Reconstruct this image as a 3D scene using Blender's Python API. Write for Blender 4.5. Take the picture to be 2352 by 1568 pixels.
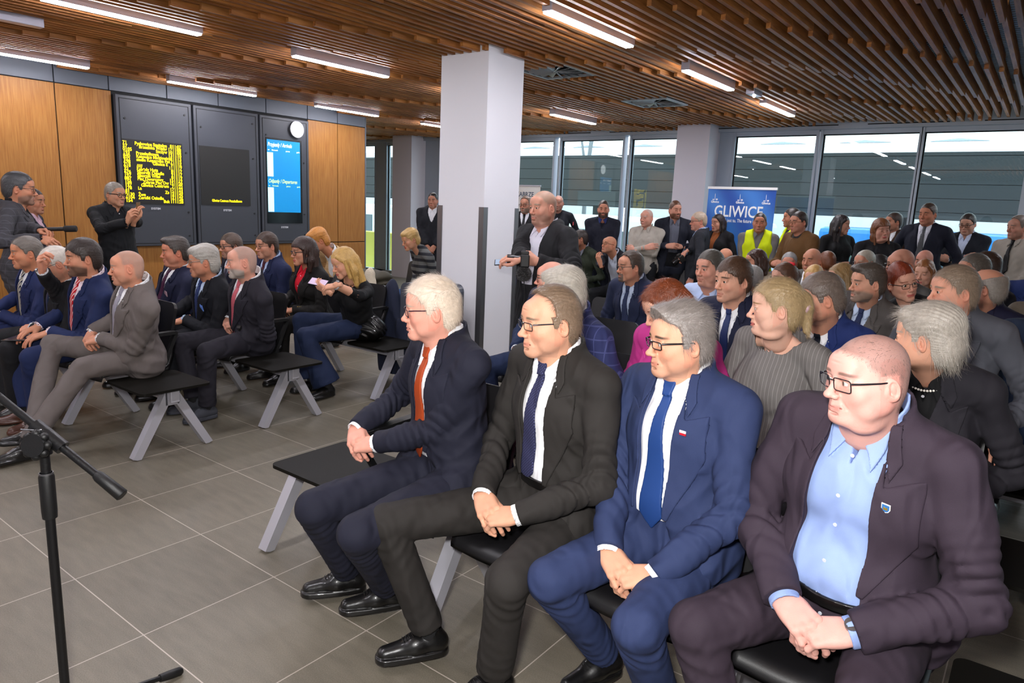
import bpy, bmesh, math, random
import numpy as np
from math import sin, cos, pi, radians, sqrt, atan2
from mathutils import Vector, Matrix
for o in list(bpy.data.objects): bpy.data.objects.remove(o)
S = bpy.context.scene
COL = S.collection
# ------------------------------------------------------------------ camera
CAM_H = 1.58
_yaw, _pitch, _roll = radians(-36.907), radians(10.944), radians(2.4326)
_f = Vector((sin(_yaw)*cos(_pitch), cos(_yaw)*cos(_pitch), -sin(_pitch)))
_r = Vector((cos(_yaw), -sin(_yaw), 0)); _u = _r.cross(_f)
_r2 = _r*cos(_roll)+_u*sin(_roll); _u2 = _u*cos(_roll)-_r*sin(_roll)
cd = bpy.data.cameras.new('camera'); cam = bpy.data.objects.new('camera', cd); COL.objects.link(cam)
cd.lens = 1613.8*36/2352; cd.sensor_width = 36; cd.clip_start = .05; cd.clip_end = 300
cam.matrix_world = Matrix(((_r2.x,_u2.x,-_f.x,0),(_r2.y,_u2.y,-_f.y,0),(_r2.z,_u2.z,-_f.z,CAM_H),(0,0,0,1)))
S.camera = cam
# ------------------------------------------------------------------ world, exposure
W = bpy.data.worlds.new('overcast_sky'); S.world = W; W.use_nodes = True
bg = W.node_tree.nodes['Background']; bg.inputs[0].default_value = (.86,.93,1,1); bg.inputs[1].default_value = 4.2
vs = S.view_settings; S.display_settings.display_device = 'sRGB'
vs.view_transform = 'Standard'; vs.look = 'None'; vs.gamma = 1; vs.use_curve_mapping = False; vs.exposure = 0.0
# the photographer's flash, a hand above and left of the lens
fl = bpy.data.lights.new('camera_flash','AREA'); fl.shape = 'DISK'; fl.size = .14; fl.energy = 84; fl.color = (1,.985,.96)
fo = bpy.data.objects.new('camera_flash', fl); COL.objects.link(fo)
fo.location = Vector((0,0,CAM_H)) - _r2*.10 + _u2*.17 - _f*.02
fo.rotation_euler = (_f+Vector((0.0,.05,.10))).to_track_quat('-Z','Y').to_euler()
# ------------------------------------------------------------------ helpers
def lin(c):
    if isinstance(c,str):
        c = c.lstrip('#'); c = c if len(c)==6 else ''.join(q*2 for q in c); c = [int(c[i:i+2],16)/255 for i in (0,2,4)]
    return tuple((v/12.92 if v<=.04045 else ((v+.055)/1.055)**2.4) for v in c[:3])
MATS = {}
def mat(name, col, rough=.6, metal=0, spec=.5, noise=0, nscale=20, bump=0, bscale=60, emit=0, coat=0, sss=0, stretch=None, sheen=0):
    if name in MATS: return MATS[name]
    m = bpy.data.materials.new(name); m.use_nodes = True; nt = m.node_tree; N = nt.nodes; L = nt.links
    b = N['Principled BSDF']; c = lin(col)
    b.inputs['Base Color'].default_value = (*c,1); b.inputs['Roughness'].default_value = rough
    b.inputs['Metallic'].default_value = metal; b.inputs['Specular IOR Level'].default_value = spec
    b.inputs['Coat Weight'].default_value = coat; b.inputs['Sheen Weight'].default_value = sheen
    if sss:
        b.inputs['Subsurface Weight'].default_value = sss; b.inputs['Subsurface Radius'].default_value = (1,.35,.2); b.inputs['Subsurface Scale'].default_value = .006
    if emit:
        b.inputs['Emission Color'].default_value = (*c,1); b.inputs['Emission Strength'].default_value = emit
    tc = N.new('ShaderNodeTexCoord'); mp = N.new('ShaderNodeMapping'); L.new(tc.outputs['Object'], mp.inputs[0])
    if stretch: mp.inputs['Scale'].default_value = stretch
    nz = N.new('ShaderNodeTexNoise'); nz.inputs['Scale'].default_value = nscale; nz.inputs['Detail'].default_value = 4; L.new(mp.outputs[0], nz.inputs[0])
    if noise:
        mx = N.new('ShaderNodeMix'); mx.data_type = 'RGBA'
        mx.inputs[6].default_value = (*[v*(1-noise) for v in c],1); mx.inputs[7].default_value = (*[min(1,v*(1+noise)) for v in c],1)
        L.new(nz.outputs[0], mx.inputs[0]); L.new(mx.outputs[2], b.inputs['Base Color'])
    if bump:
        n2 = N.new('ShaderNodeTexNoise'); n2.inputs['Scale'].default_value = bscale; L.new(mp.outputs[0], n2.inputs[0])
        bp = N.new('ShaderNodeBump'); bp.inputs['Strength'].default_value = bump; bp.inputs['Distance'].default_value = .01
        L.new(n2.outputs[0], bp.inputs['Height']); L.new(bp.outputs[0], b.inputs['Normal'])
    MATS[name] = m; return m
def glassmat(name, tint=(1,1,1), f=1.0, rough=0.0):
    if name in MATS: return MATS[name]
    m = bpy.data.materials.new(name); m.use_nodes = True; nt = m.node_tree; N = nt.nodes; L = nt.links
    N.remove(N['Principled BSDF']); out = N['Material Output']
    tr = N.new('ShaderNodeBsdfTransparent'); tr.inputs[0].default_value = (*tint,1)
    gl = N.new('ShaderNodeBsdfGlossy'); gl.inputs['Roughness'].default_value = rough
    lw = N.new('ShaderNodeLayerWeight'); lw.inputs[0].default_value = .5
    pw = N.new('ShaderNodeMath'); pw.operation = 'POWER'; pw.inputs[1].default_value = 4; L.new(lw.outputs['Facing'], pw.inputs[0])
    mu = N.new('ShaderNodeMath'); mu.operation = 'MULTIPLY_ADD'; mu.inputs[1].default_value = f*.8; mu.inputs[2].default_value = f*.045; L.new(pw.outputs[0], mu.inputs[0])
    mx = N.new('ShaderNodeMixShader'); L.new(mu.outputs[0], mx.inputs[0]); L.new(tr.outputs[0], mx.inputs[1]); L.new(gl.outputs[0], mx.inputs[2]); L.new(mx.outputs[0], out.inputs[0])
    MATS[name] = m; return m
def link(name, me, m=None, parent=None, loc=None, smooth=False):
    if m is not None and not me.materials:
        for q in (m if isinstance(m,(list,tuple)) else [m]): me.materials.append(q)
    if smooth:
        me.polygons.foreach_set('use_smooth', [True]*len(me.polygons))
    o = bpy.data.objects.new(name, me); COL.objects.link(o)
    if parent is not None: o.parent = parent
    if loc is not None: o.location = loc
    return o
def tag(o, label=None, cat=None, group=None, kind=None):
    if label: o['label'] = label
    if cat: o['category'] = cat
    if group: o['group'] = group
    if kind: o['kind'] = kind
    return o
def empty(name, loc=(0,0,0), rz=0, label=None, cat=None, group=None):
    o = bpy.data.objects.new(name, None); COL.objects.link(o); o.location = loc; o.rotation_euler = (0,0,rz); o.empty_display_size = .1
    return tag(o, label, cat, group)
def copy_tree(o, parent=None):
    c = o.copy(); COL.objects.link(c)
    if parent is not None: c.parent = parent
    for ch in list(o.children): copy_tree(ch, c)
    return c
class MB:
    """collects shapes into one mesh"""
    def __init__(s): s.v=[]; s.f=[]; s.mi=[]; s.sm=[]
    def add(s, vs, fs, mi=0, sm=False):
        n=len(s.v); s.v += [tuple(v) for v in vs]; s.f += [tuple(i+n for i in f) for f in fs]; s.mi += [mi]*len(fs); s.sm += [sm]*len(fs); return s
    def box(s, a, b, mi=0, bev=0):
        x0,y0,z0=a; x1,y1,z1=b
        if bev<=0:
            return s.add([(x0,y0,z0),(x1,y0,z0),(x1,y1,z0),(x0,y1,z0),(x0,y0,z1),(x1,y0,z1),(x1,y1,z1),(x0,y1,z1)],
                [(0,3,2,1),(4,5,6,7),(0,1,5,4),(1,2,6,5),(2,3,7,6),(3,0,4,7)],mi)
        bm = bmesh.new(); r = bmesh.ops.create_cube(bm,size=1)
        for v in bm.verts: v.co = Vector(((x0+x1)/2+v.co.x*(x1-x0),(y0+y1)/2+v.co.y*(y1-y0),(z0+z1)/2+v.co.z*(z1-z0)))
        bmesh.ops.bevel(bm,geom=list(bm.edges),offset=bev,segments=2,affect='EDGES',profile=.5)
        bm.verts.index_update(); s.add([v.co[:] for v in bm.verts],[[v.index for v in f.verts] for f in bm.faces],mi); bm.free(); return s
    def prism(s, pts, z0, z1, mi=0, M=None, sm=False):
        n=len(pts); vs=[(p[0],p[1],z0) for p in pts]+[(p[0],p[1],z1) for p in pts]
        if M is not None: vs=[tuple(M@Vector(v)) for v in vs]
        return s.add(vs,[tuple(range(n-1,-1,-1)),tuple(range(n,2*n))]+[(i,(i+1)%n,n+(i+1)%n,n+i) for i in range(n)],mi,sm)
    def tube(s, pts, r, n=10, mi=0, cap=True, sm=True):
        pts=[Vector(p) for p in pts]; rs = r if isinstance(r,(list,tuple)) else [r]*len(pts)
        vs=[]; up=None
        for i,p in enumerate(pts):
            t=(pts[min(i+1,len(pts)-1)]-pts[max(i-1,0)]).normalized()
            if up is None:
                up=Vector((0,0,1)) if abs(t.z)<.9 else Vector((1,0,0))
            a=t.cross(up).normalized(); b=a.cross(t).normalized(); up=b
            for k in range(n):
                an=2*pi*k/n; vs.append(tuple(p+(a*cos(an)+b*sin(an))*rs[i]))
        fs=[(i*n+k,i*n+(k+1)%n,(i+1)*n+(k+1)%n,(i+1)*n+k) for i in range(len(pts)-1) for k in range(n)]
        s.add(vs,fs,mi,sm)
        if cap:
            m=len(pts)-1
            s.add(vs[:n],[tuple(range(n-1,-1,-1))],mi); s.add(vs[m*n:],[tuple(range(n))],mi)
        return s
    def ball(s, c, r, n=12, mi=0, sc=(1,1,1)):
        vs=[];fs=[];m=n//2+1
        for i in range(m+1):
            th=pi*i/m
            for k in range(n):
                ph=2*pi*k/n; vs.append((c[0]+r*sc[0]*sin(th)*cos(ph),c[1]+r*sc[1]*sin(th)*sin(ph),c[2]+r*sc[2]*cos(th)))
        for i in range(m):
            for k in range(n): fs.append((i*n+k,(i+1)*n+k,(i+1)*n+(k+1)%n,i*n+(k+1)%n))
        return s.add(vs,fs,mi,True)
    def mesh(s, name='m', mats=None):
        me=bpy.data.meshes.new(name); me.from_pydata(s.v,[],s.f)
        for m in (mats or []): me.materials.append(m)
        me.polygons.foreach_set('material_index',s.mi); me.polygons.foreach_set('use_smooth',s.sm); me.update(); return me
    def obj(s, name, m, parent=None, loc=None):
        return link(name, s.mesh(name, m if isinstance(m,(list,tuple)) else [m]), None, parent, loc)
def text_mesh(txt, size, M, extrude=.002, align='LEFT', shear=0, bold=0, sx=1):
    cu=bpy.data.curves.new('t','FONT'); cu.body=txt; cu.size=size; cu.extrude=extrude; cu.align_x=align; cu.shear=shear; cu.offset=bold; cu.resolution_u=3
    o=bpy.data.objects.new('t',cu); COL.objects.link(o); dg=bpy.context.evaluated_depsgraph_get(); dg.update()
    me=bpy.data.meshes.new_from_object(o.evaluated_get(dg)); bpy.data.objects.remove(o)
    vs=[tuple(M@Vector((v.co.x*sx,v.co.y,v.co.z))) for v in me.vertices]; fs=[tuple(p.vertices) for p in me.polygons]
    bpy.data.meshes.remove(me); return vs,fs
# ------------------------------------------------------------------ the hall
WX=-8.95; WY=10.8; CZ=2.88
def floor_material():
    m=bpy.data.materials.new('grey_stone_tile'); m.use_nodes=True; N=m.node_tree.nodes; L=m.node_tree.links; b=N['Principled BSDF']
    tc=N.new('ShaderNodeTexCoord'); sp=N.new('ShaderNodeSeparateXYZ'); L.new(tc.outputs['Object'],sp.inputs[0])
    def M_(op,a,bv=None):
        n=N.new('ShaderNodeMath'); n.operation=op
        for i,v in enumerate((a,bv)):
            if v is None: continue
            if isinstance(v,(int,float)): n.inputs[i].default_value=v
            else: L.new(v,n.inputs[i])
        return n.outputs[0]
    ds=[]; ids=[]
    for ax,o0,sz in ((0,-4.144,.581),(1,1.054,.540)):
        t=M_('DIVIDE',M_('SUBTRACT',sp.outputs[ax],o0),sz); fr=M_('FRACT',t); ids.append(M_('FLOOR',t))
        e=M_('MINIMUM',fr,M_('SUBTRACT',1.0,fr)); ds.append(M_('MULTIPLY',e,sz))
    d=M_('MINIMUM',ds[0],ds[1]); g=M_('LESS_THAN',d,.0022)
    rnd=M_('FRACT',M_('MULTIPLY',M_('SINE',M_('ADD',M_('MULTIPLY',ids[0],12.9898),M_('MULTIPLY',ids[1],78.233))),43758.5))
    nz=N.new('ShaderNodeTexNoise'); nz.inputs['Scale'].default_value=2.2; nz.inputs['Detail'].default_value=5; L.new(tc.outputs['Object'],nz.inputs[0])
    ns=N.new('ShaderNodeTexNoise'); ns.inputs['Scale'].default_value=260; ns.inputs['Detail'].default_value=3; L.new(tc.outputs['Object'],ns.inputs[0])
    mpp=N.new('ShaderNodeMapping'); mpp.inputs['Scale'].default_value=(3,14,1); L.new(tc.outputs['Object'],mpp.inputs[0])
    nl=N.new('ShaderNodeTexNoise'); nl.inputs['Scale'].default_value=2; nl.inputs['Detail'].default_value=6; L.new(mpp.outputs[0],nl.inputs[0])
    v=M_('ADD',M_('MULTIPLY',nz.outputs[0],.35),M_('ADD',M_('MULTIPLY',ns.outputs[0],.75),M_('ADD',M_('MULTIPLY',nl.outputs[0],.4),M_('MULTIPLY',rnd,.10))))
    cr=N.new('ShaderNodeValToRGB'); L.new(v,cr.inputs[0]); e=cr.color_ramp.elements
    e[0].position=.35; e[0].color=(*lin('#47433a'),1); e[1].position=1.15 if False else 1.0; e[1].color=(*lin('#7d7668'),1)
    mx=N.new('ShaderNodeMix'); mx.data_type='RGBA'; L.new(g,mx.inputs[0]); L.new(cr.outputs[0],mx.inputs[6]); mx.inputs[7].default_value=(*lin('#b5aa9e'),1)
    L.new(mx.outputs[2],b.inputs['Base Color']); b.inputs['Roughness'].default_value=.42; b.inputs['Specular IOR Level'].default_value=.4
    bp=N.new('ShaderNodeBump'); bp.inputs['Strength'].default_value=.25; bp.inputs['Distance'].default_value=.002
    L.new(M_('SUBTRACT',ns.outputs[0],M_('MULTIPLY',g,.8)),bp.inputs['Height']); L.new(bp.outputs[0],b.inputs['Normal'])
    return m
fb=MB(); fb.box((-16,-4,-.12),(5,11,0)); tag(fb.obj('floor',floor_material()),kind='structure')
def wood_material(name, c1, c2, axis=(30,30,1.2), rough=.45, rings=3.0, attr=False):
    m=bpy.data.materials.new(name); m.use_nodes=True; N=m.node_tree.nodes; L=m.node_tree.links; b=N['Principled BSDF']
    tc=N.new('ShaderNodeTexCoord'); mp=N.new('ShaderNodeMapping'); mp.inputs['Scale'].default_value=axis; L.new(tc.outputs['Object'],mp.inputs[0])
    nz=N.new('ShaderNodeTexNoise'); nz.inputs['Scale'].default_value=rings; nz.inputs['Detail'].default_value=7; nz.inputs['Roughness'].default_value=.6; L.new(mp.outputs[0],nz.inputs[0])
    cr=N.new('ShaderNodeValToRGB'); L.new(nz.outputs[0],cr.inputs[0]); e=cr.color_ramp.elements
    e[0].position=.3; e[0].color=(*lin(c1),1); e[1].position=.7; e[1].color=(*lin(c2),1); out=cr.outputs[0]
    if attr:
        at=N.new('ShaderNodeAttribute'); at.attribute_name='Col'; mx=N.new('ShaderNodeMix'); mx.data_type='RGBA'; mx.blend_type='MULTIPLY'; mx.inputs[0].default_value=1
        L.new(out,mx.inputs[6]); L.new(at.outputs['Color'],mx.inputs[7]); out=mx.outputs[2]
    L.new(out,b.inputs['Base Color']); b.inputs['Roughness'].default_value=rough; b.inputs['Specular IOR Level'].default_value=.35
    return m
OAK=wood_material('oak_veneer','#875520','#a57338',(26,26,1.1))
SLAT=wood_material('stained_slat_wood','#7d4a20','#b87a40',(14,1.2,14),.5,3,True)
GREY=mat('blue_grey_panel','#5d636c',.5,noise=.05,nscale=3); DARK=mat('anthracite_panel','#383b42',.45,noise=.06,nscale=4)
WHITE=mat('white_paint','#e8e8ee',.55,noise=.02,nscale=2); SHADOW=mat('black_joint','#0a0a0b',.8)  # one plain black for joints, seams, gaskets and vent backing
STEEL=mat('brushed_steel','#8c8c90',.35,metal=.9,noise=.08,nscale=30,stretch=(1,1,.05)); FRAME=mat('grey_aluminium_frame','#9aa3ad',.45,metal=.3)
BLACKP=mat('black_plastic','#101011',.45,bump=.15,bscale=700)
# left wall: joints, grey band on top, oak panels, oak plinth panels
w=MB(); w.box((WX-.2,-4,0),(WX-.02,7.81,3.3),0); w.box((WX-.2,7.79,0),(WX,7.81,3.3),1)
wl=w.obj('wall_left',[SHADOW,GREY]); tag(wl,kind='structure')
ys=[-4,-2,-.6,.7,2.05,3.36,3.93,4.61,5.29,6.0,6.69,7.24,7.79]
for a,b in zip(ys[:-1],ys[1:]): MB().box((WX-.03,a+.006,2.70),(WX,b-.006,3.2),bev=.003).obj('band_panel',GREY,wl)
ys=[-4,-2,-.6,.7,2.05,3.36,3.955]; ye=[6.69,7.24,7.79]
for seg in (ys,ye):
    for a,b in zip(seg[:-1],seg[1:]): MB().box((WX-.03,a+.006,.905),(WX,b-.006,2.69),bev=.003).obj('oak_panel',OAK,wl)
for a,b in zip([-4,-2,-.6,.7,2.05,3.36,3.955,4.9,5.85,6.69,7.24],[-2,-.6,.7,2.05,3.36,3.955,4.9,5.85,6.69,7.24,7.79]): MB().box((WX-.03,a+.006,.08),(WX,b-.006,.893),bev=.003).obj('oak_plinth_panel',OAK,wl)
w=MB(); w.box((-16,7.6,0),(WX-.2,7.8,3.3)); 
tag(w.obj('wall_left_return',OAK),kind='structure')
tag(MB().box((-16.2,-4,0),(-16,11,3.3)).obj('wall_far_left',WHITE),kind='structure')
# walls behind the camera so light stays in the hall
tag(MB().box((-16,-4.2,0),(5,-4,3.3)).obj('wall_back',WHITE),kind='structure')
tag(MB().box((5,-4,0),(5.2,11,3.3)).obj('wall_right',WHITE),kind='structure')
# three information displays set in the wall
def Mw(y,z,off=0.0): # text plane on the left wall, reading along +y
    return Matrix(((0,0,1,WX+off),(1,0,0,y),(0,1,0,z),(0,0,0,1)))
SCRB=mat('dark_led_matrix','#171512',.4); LEDY=mat('led_yellow','#ffe000',.5,emit=2.0); LEDW=mat('silver_print','#c9ccd2',.5)
def cabinet(y0,y1,label):
    t=empty('information_display',(WX+.06,(y0+y1)/2,.9),0,label,'information display')
    c=Vector(t.location)
    b=MB(); b.box((-.06,y0-c.y,0),(-.0,y1-c.y,1.76),bev=.004); b.obj('cabinet',DARK,t)
    d=MB()
    for a,bb in (((y0+.035,.03),(y1-.035,.036)),((y0+.035,1.72),(y1-.035,1.726)),((y0+.035,.03),(y0+.041,1.726)),((y1-.041,.03),(y1-.035,1.726))):
        d.box((0,a[0]-c.y,a[1]),(.004,bb[0]-c.y,bb[1]))
    d.obj('door_seam',SHADOW,t)
    for (yy,zz) in ((y0+.09,1.50),(y1-.09,1.62),(y1-.09,1.16),(y1-.09,.42),(y1-.09,.12)):
        MB().tube([(0,yy-c.y,zz),(.008,yy-c.y,zz)],.012,10).obj('lock',BLACKP,t)
    return t,c
def addtext(par,c,txt,size,y,z,m,name='lettering',off=.066,align='LEFT',shear=0,bold=0,sx=1,ex=.0008):
    M=Mw(y,z,off); M=Matrix.Translation(-c)@M; vs_,fs_=text_mesh(txt,size,M,ex,align,shear,bold,sx); mb=MB(); mb.add(vs_,fs_); return mb.obj(name,m,par)
t,c=cabinet(3.97,4.88,'dark wall cabinet with a departure board full of yellow lettering')
MB().box((0,4.01-c.y,1.41-.9),(.006,4.74-c.y,2.165-.9)).obj('screen',SCRB,t)
rows=[('71','Pyskowice Szpitalna',1,'8','11:07'),('57','Brzezinka Wątbr',1,'17','11:08'),('0105','Szczyw',1,'10','11:08'),('193','Przesiadkowe',0,'13','11:10'),('840','Katowice Mickiewicza',0,'13','11:13'),
('932','siedle Kopernika Pet',0,'7','11:15'),('678','Gliwice E',1,'9','11:16'),('618','/////',0,'11','11:17'),('32','Łabędy Huta',0,'8','11:17'),('676','Sikornik Osiedle',0,'9','11:17'),('197','Sikornik Wilai',0,'8','11:19'),
('887','Plac Dworcowy',0,'15','11:19'),('156','Zabrze Plac Dw',1,'15','11:20'),('197','Gliwice Centrum',1,'7','11:22'),('178','La',0,'17','11:23'),('81','Zs',1,'14','11:24'),('0130','Żwe',0,'18','11:25'),('6104','Żerniki Osiedle',0,'16','11:26'),('154','Buk',1,'11','11:28')]
mb=MB()
for i,(a,d,al,p,tm) in enumerate(rows):
    z=2.105-i*.0375
    for tx,y,aln,sc in ((a,4.015,'LEFT',1),(d,4.545 if al else 4.165,'RIGHT' if al else 'LEFT',.92),(p,4.608,'RIGHT',1),(tm,4.722,'RIGHT',.95)):
        v_,f_=text_mesh(tx,.053,Matrix.Translation(-c)@Mw(y,z,.0675),.0006,aln,0,.0008,sc); mb.add(v_,f_)
tag(mb.obj('led_lettering',LEDY,t),label='yellow dot matrix lettering')
addtext(t,c,'SYSTEM',.035,4.37,1.345,LEDW,'nameplate',align='CENTER',bold=.001)
t,c=cabinet(4.91,5.83,'dark wall cabinet with a nearly blank black board, between two lit displays')
MB().box((0,4.965-c.y,1.42-.9),(.006,5.68-c.y,2.17-.9)).obj('screen',SCRB,t)
addtext(t,c,'Gliwice Centrum Przesiadkowe',.047,5.33,1.465,LEDY,'led_lettering',.0675,'CENTER',bold=.0006,sx=.72)
addtext(t,c,'SYSTEM',.035,5.33,1.345,LEDW,'nameplate',align='CENTER',bold=.001)
t,c=cabinet(5.86,6.66,'dark wall cabinet with a tall blue timetable screen and a round clock')
MB().box((0,5.94-c.y,1.19-.9),(.006,6.53-c.y,2.37-.9)).obj('screen_bezel',mat('gloss_black','#050506',.15),t)
MB().box((.004,5.955-c.y,1.345-.9),(.008,6.50-c.y,2.345-.9)).obj('screen',mat('screen_blue','#0787c9',.3,emit=.5),t)
PALE=mat('screen_pale','#c6ebe8',.3,emit=.65)
for z0,z1 in ((1.84,2.17),(1.35,1.69)): MB().box((.006,5.955-c.y,z0-.9),(.0095,6.05-c.y,z1-.9)).obj('pale_column',PALE,t)
SW=mat('screen_white','#ffffff',.3,emit=1.3); SY=mat('screen_lime','#cfe88a',.3,emit=1.1)
addtext(t,c,'Przyjazdy / Arrivals',.075,5.965,2.255,SW,off=.069,shear=.25,sx=.68)
addtext(t,c,'Odjazdy / Departures',.075,5.965,1.755,SY,off=.069,shear=.25,sx=.72)
for z in (2.195,1.705):
    for y,tx in ((5.97,'nr'),(6.03,'kierunek'),(6.26,'peron'),(6.44,'godz')): addtext(t,c,tx,.028,y,z,SY if z<2 else SW,'small_heading',.069)
addtext(t,c,'SYSTEM',.035,6.22,1.12,LEDW,'nameplate',align='CENTER',bold=.001)
k=empty('wall_clock',(WX+.06,6.44,2.52),0,'round white lit clock above the blue timetable screen','clock')
MB().tube([(0,0,0),(.035,0,0)],.118,36).obj('clock_case',STEEL,k); MB().tube([(.034,0,0),(.038,0,0)],.108,36).obj('clock_face',mat('lit_clock_face','#fbffff',.3,emit=2.2),k)
for an,l_,w_ in ((200,.055,.005),(185,.085,.003)):
    an=radians(an); MB().tube([(.041,0,0),(.041,l_*sin(an)*.25,.3*l_*cos(an))],w_,6).obj('clock_hand',BLACKP,k)
# slat ceiling
cv=[];cf=[];cc=[]
rg=random.Random(4)
def cbox(x0,x1,y0,y1,z0,z1,c):
    n=len(cv); cv.extend([(x0,y0,z0),(x1,y0,z0),(x1,y1,z0),(x0,y1,z0),(x0,y0,z1),(x1,y0,z1),(x1,y1,z1),(x0,y1,z1)])
    for f in ((0,3,2,1),(0,1,5,4),(1,2,6,5),(2,3,7,6),(3,0,4,7)): cf.append(tuple(i+n for i in f)); cc.append(c)
COLX0,COLX1,COLY0,COLY1=-4.53,-3.99,4.82,5.32
lamp_boxes=[]
LANES=[(-2.8,(-1.9,.0,1.9+.1,3.95,6.1,8.2)),(-5.65,(-2.1,0,2.08,4.08,6.1,8.2)),(-8.35,(-2.1,0,2.35,4.32,6.38,8.45)),(.9,(-2.1,0,8.2))]  # lamps outside the view, the whole last lane too, are added for light
for lx,yy in LANES:
    for y in yy: lamp_boxes.append((lx-.045,lx+.045,y,y+1.13))
VENTS=[(-4.1,8.15),(-4.1,5.98)]
for vx,vy in VENTS: lamp_boxes.append((vx-.30,vx+.30,vy-.30,vy+.30))
lamp_boxes.append((COLX0,COLX1,COLY0,COLY1))
pitch=.0935; i=0; x=-15.9
while x<4.9:
    y=-3.9+((i*.173)%1.9)-1.9; j=0
    while y<WY-.12:
        y1=y+1.9; zz=CZ-(.0 if (j+(i//11))%2 else .034)
        a,b=max(y,-3.9),min(y1,WY-.12)
        g=.72+.5*rg.random(); c_=(g*(.95+.1*rg.random()),g,g*(.92+.12*rg.random()),1)
        if b>a and not(x<WX-.05 and a<7.6 and b<7.7):
            if x<WX: a=max(a,7.8)
            segs=[(a,b)]
            for X0,X1,Y0,Y1 in lamp_boxes:
                if x+.03>X0 and x<X1:
                    ns_=[]
                    for p,q in segs:
                        if q<=Y0 or p>=Y1: ns_.append((p,q))
                        else:
                            if p<Y0: ns_.append((p,Y0))
                            if q>Y1: ns_.append((Y1,q))
                    segs=ns_
            for p,q in segs:
                if q-p>.01: cbox(x,x+.032,p,q-.002,zz,zz+.10,c_)
        y=y1; j+=1
    x+=pitch; i+=1
me=bpy.data.meshes.new('ceiling'); me.from_pydata(cv,[],cf); ca=me.color_attributes.new('Col','FLOAT_COLOR','CORNER')
ca.data.foreach_set('color',np.repeat(np.array(cc,dtype=np.float32),4,axis=0).ravel()); me.materials.append(SLAT); tag(link('ceiling',me),kind='structure')
d=MB(); d.box((-16,-4,3.3),(5,11,3.4),0)
for kx in range(0,200): 
    y=-4+kx*.075; 
    if y<10.9: d.box((-1.9,y,3.26),(5,y+.03,3.3),1)
for xx in np.arange(-15.5,5,1.2): d.box((xx,-4,3.0),(xx+.03,10.9,3.04),0)
tag(d.obj('ceiling_deck',[mat('dark_deck','#2c2f34',.6),mat('galvanised_ribs','#70767e',.4,metal=.5)]),kind='structure')
# lamps
LAMPW=mat('lamp_diffuser','#f8f6ff',.5,emit=100); LAMPB=mat('lamp_body_silver','#b9b7c4',.35,metal=.3)
l0=None
def lamplabel(li,k): return None
LL={(0,3):'linear ceiling lamp right of the white column, nearest the camera',(0,4):'linear ceiling lamp beside the small ceiling spotlight, nearer one',(0,5):'linear ceiling lamp beyond the small ceiling spotlight, close to the windows',
(1,2):'large linear ceiling lamp at the top left, above the oak panels',(1,3):'linear ceiling lamp just left of the white column',(1,4):'linear ceiling lamp hidden behind the white column',(1,5):'short looking ceiling lamp right of the column in front of a square vent',
(2,2):'linear ceiling lamp cut off by the left edge, close to the oak wall',(2,3):'linear ceiling lamp above the blank black display',(2,4):'linear ceiling lamp above the round clock',(2,5):'far ceiling lamp near the windows left of the column'}
for li,(lx,yy) in enumerate(LANES):
    for k_,y in enumerate(yy):
        if l0 is None:
            l0=empty('ceiling_lamp',(lx,y,CZ-.075)); MB().box((-.04,0,.012),(.04,1.13,.14),bev=.004).obj('housing',LAMPB,l0); MB().box((-.033,.01,0),(.033,1.12,.0125)).obj('diffuser',LAMPW,l0); o=l0
        else: o=copy_tree(l0); o.location=(lx,y,CZ-.075)
        tag(o,LL.get((li,k_),'unseen linear ceiling lamp, added outside the view to light the hall'),'ceiling lamp','linear lamps in the slat ceiling')
for (x,y,lb) in ((-2.72,7.55,'small ceiling spotlight between two linear lamps near the windows'),(-6.72,2.05,'slim silver emergency lamp at the top left corner')):
    t=empty('emergency_lamp',(x,y,CZ-.06),0,lb,'emergency lamp'); L_=.25 if x>-5 else .42
    MB().box((-.045,0,0),(.045,L_,.10),bev=.004).obj('housing',LAMPB,t); MB().ball((0,.13 if x>-5 else .06,-.004),.016).obj('led_spot',mat('led_spot','#ffffff',.3,emit=30),t)
VG=mat('vent_grey','#9da3a8',.5,metal=.4)
for n_,(vx,vy) in enumerate(VENTS):
    t=empty('ceiling_vent',(vx,vy,CZ-.01),0,('square swirl air vent right of the far ceiling lamp','square swirl air vent half hidden by the white column')[n_],'air vent')
    fr=MB(); fr.box((-.3,-.3,0),(.3,-.26,.02)); fr.box((-.3,.26,0),(.3,.3,.02)); fr.box((-.3,-.26,0),(-.26,.26,.02)); fr.box((.26,-.26,0),(.3,.26,.02)); fr.obj('frame',VG,t)
    MB().box((-.27,-.27,.03),(.27,.27,.05)).obj('backing',SHADOW,t)
    bl=MB()
    for k_ in range(16):
        a=2*pi*k_/16; M_=Matrix.Rotation(a,4,'Z')@Matrix.Translation((.15,0,.012))@Matrix.Rotation(.5,4,'X'); pts=[(-.11,-.018),(.12,-.03),(.12,.03),(-.11,.018)]
        bl.prism(pts,-.002,.002,0,M_)
    bl.ball((0,0,.01),.03,sc=(1,1,.3)); bl.obj('swirl_blades',VG,t)
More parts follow.
